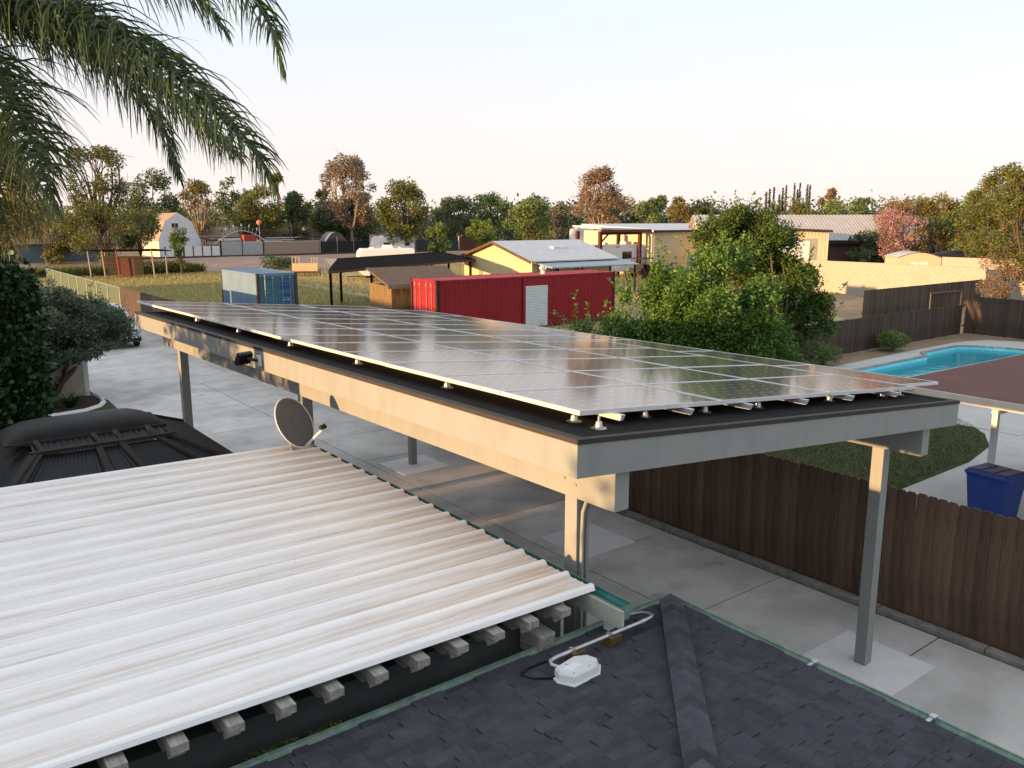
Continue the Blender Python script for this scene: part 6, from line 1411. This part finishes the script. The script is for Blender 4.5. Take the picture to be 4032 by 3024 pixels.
# cypress row
for i, (r_, top) in enumerate(((53.9, 11.5), (54.9, 12.2), (56.1, 12.6), (56.7, 11.0), (57.7, 12.4), (58.7, 13.0), (59.8, 13.3), (60.8, 12.0), (61.6, 13.4), (62.5, 13.1), (63.4, 12.9))):
    g_2 = 180.0
    t = thing('cypress', 'thin dark Italian cypress spire in the distant row', 'tree', W(r_, g_2 + (i % 3)), 0, 'distant cypress row')
    rng = np.random.default_rng(200 + i); nq = 1500; tt = rng.random(nq); aa = rng.uniform(0, 2 * math.pi, nq); rr_ = .50 * np.minimum(1, (1 - tt) * 1.6 + .02) * np.sqrt(rng.uniform(.3, 1, nq))
    Pq = np.stack([rr_ * np.cos(aa), rr_ * np.sin(aa), .3 + tt * (top - .5)], 1); ob('crown', quads_mesh('cypress', leaves(Pq, .30, rng, .4, -1.2), L_cyp), t); MB().tube([(0, 0, 0), (0, 0, top * .9)], [.12, .02], 6).build('trunk', M_bark, t)
# fan palms in the skyline
for i, (r_, g_2, H, lb_) in enumerate(((-38.5, 172, 11.3, 'small fan palm standing left of the tall eucalyptus'), (-50.2, 182, 15.0, 'taller fan palm behind the olive dome tree'), (31.5, 160, 9.5, 'fan palm above the pale roof ridge'))):
    p = thing('fan_palm', lb_, 'palm', W(r_, g_2)); rng = np.random.default_rng(300 + i); MB().tube([(0, 0, 0), (.1, 0, H * .5), (0, 0, H - .8)], [.35, .28, .28], 8).build('trunk', M_bark, p)
    Pq = np.array((0, 0, H - .6)) + unit(rng.normal(size=(500, 3))) * rng.uniform(.2, .9, (500, 1)) * np.array((1.2, 1.2, .9)); ob('crown', quads_mesh('fan', leaves(Pq, .7, rng, .3, .4, D=unit(Pq - np.array((0, 0, H - .6)))), L_olv), p)
# unbroken low foliage along the horizon
rng = np.random.default_rng(70); Cc = []; Rr_ = []
for i in range(620):
    a = rng.uniform(-1.0, .98); g_2 = rng.uniform(172, 225); x, y, _ = W(a * .62 * g_2, g_2); hh = rng.uniform(6.0, 11.0); Cc.append((x, y, hh * .5)); Rr_.append((rng.uniform(3, 6), rng.uniform(3, 6), hh * .55))
Pp, dd = clump_points(np.array(Cc), np.array(Rr_), 60000, rng, .6); Pp[:, 2] = np.abs(Pp[:, 2]); tl_ = ob('treeline', quads_mesh('treeline', leaves(Pp, .8, rng, .6, D=dd * .4), L_haz)); tl_['kind'] = 'stuff'; tl_['label'] = 'continuous far treeline along the horizon'; tl_['category'] = 'trees'

# ---------------------------------------------------------------- unseen houses and trees added to the west to shade drive and roof
nh, _ = gable('shade_house', 'unseen single-storey house added west of the yard for its shade', 'house', (-10.0, -14.0, 0), R(90), 26.6, 9.0, 2.6, 4.15, M_stucco, M_brroof, .6)
nh2, _ = gable('shade_house', 'second unseen house added farther along the west side for its shade', 'house', (-11.0, 17.0, 0), R(90), 30.0, 9.0, 2.6, 4.2, M_stucco, M_brroof, .6)
tree('shade_tree', 'broad unseen tree added between the two shade houses to dapple the carport', 'tree', (-9.0, 13.6, 0), 5.2, 6.0, L_mid, z0=1.0, k=30, n=5500, size=.22, seed=401)
tree('shade_tree', 'dense unseen tree added before the first shade house to shade the hip', 'tree', (-9.5, 1.9, 0), 6.2, 6.6, L_dkg, z0=.8, k=40, n=9000, size=.26, seed=403)
tree('shade_tree', 'unseen tree added close to the second shade house for its shade', 'tree', (-7.0, 19.0, 0), 5.0, 5.0, L_dkg, z0=1.0, k=30, n=5000, size=.22, seed=402)
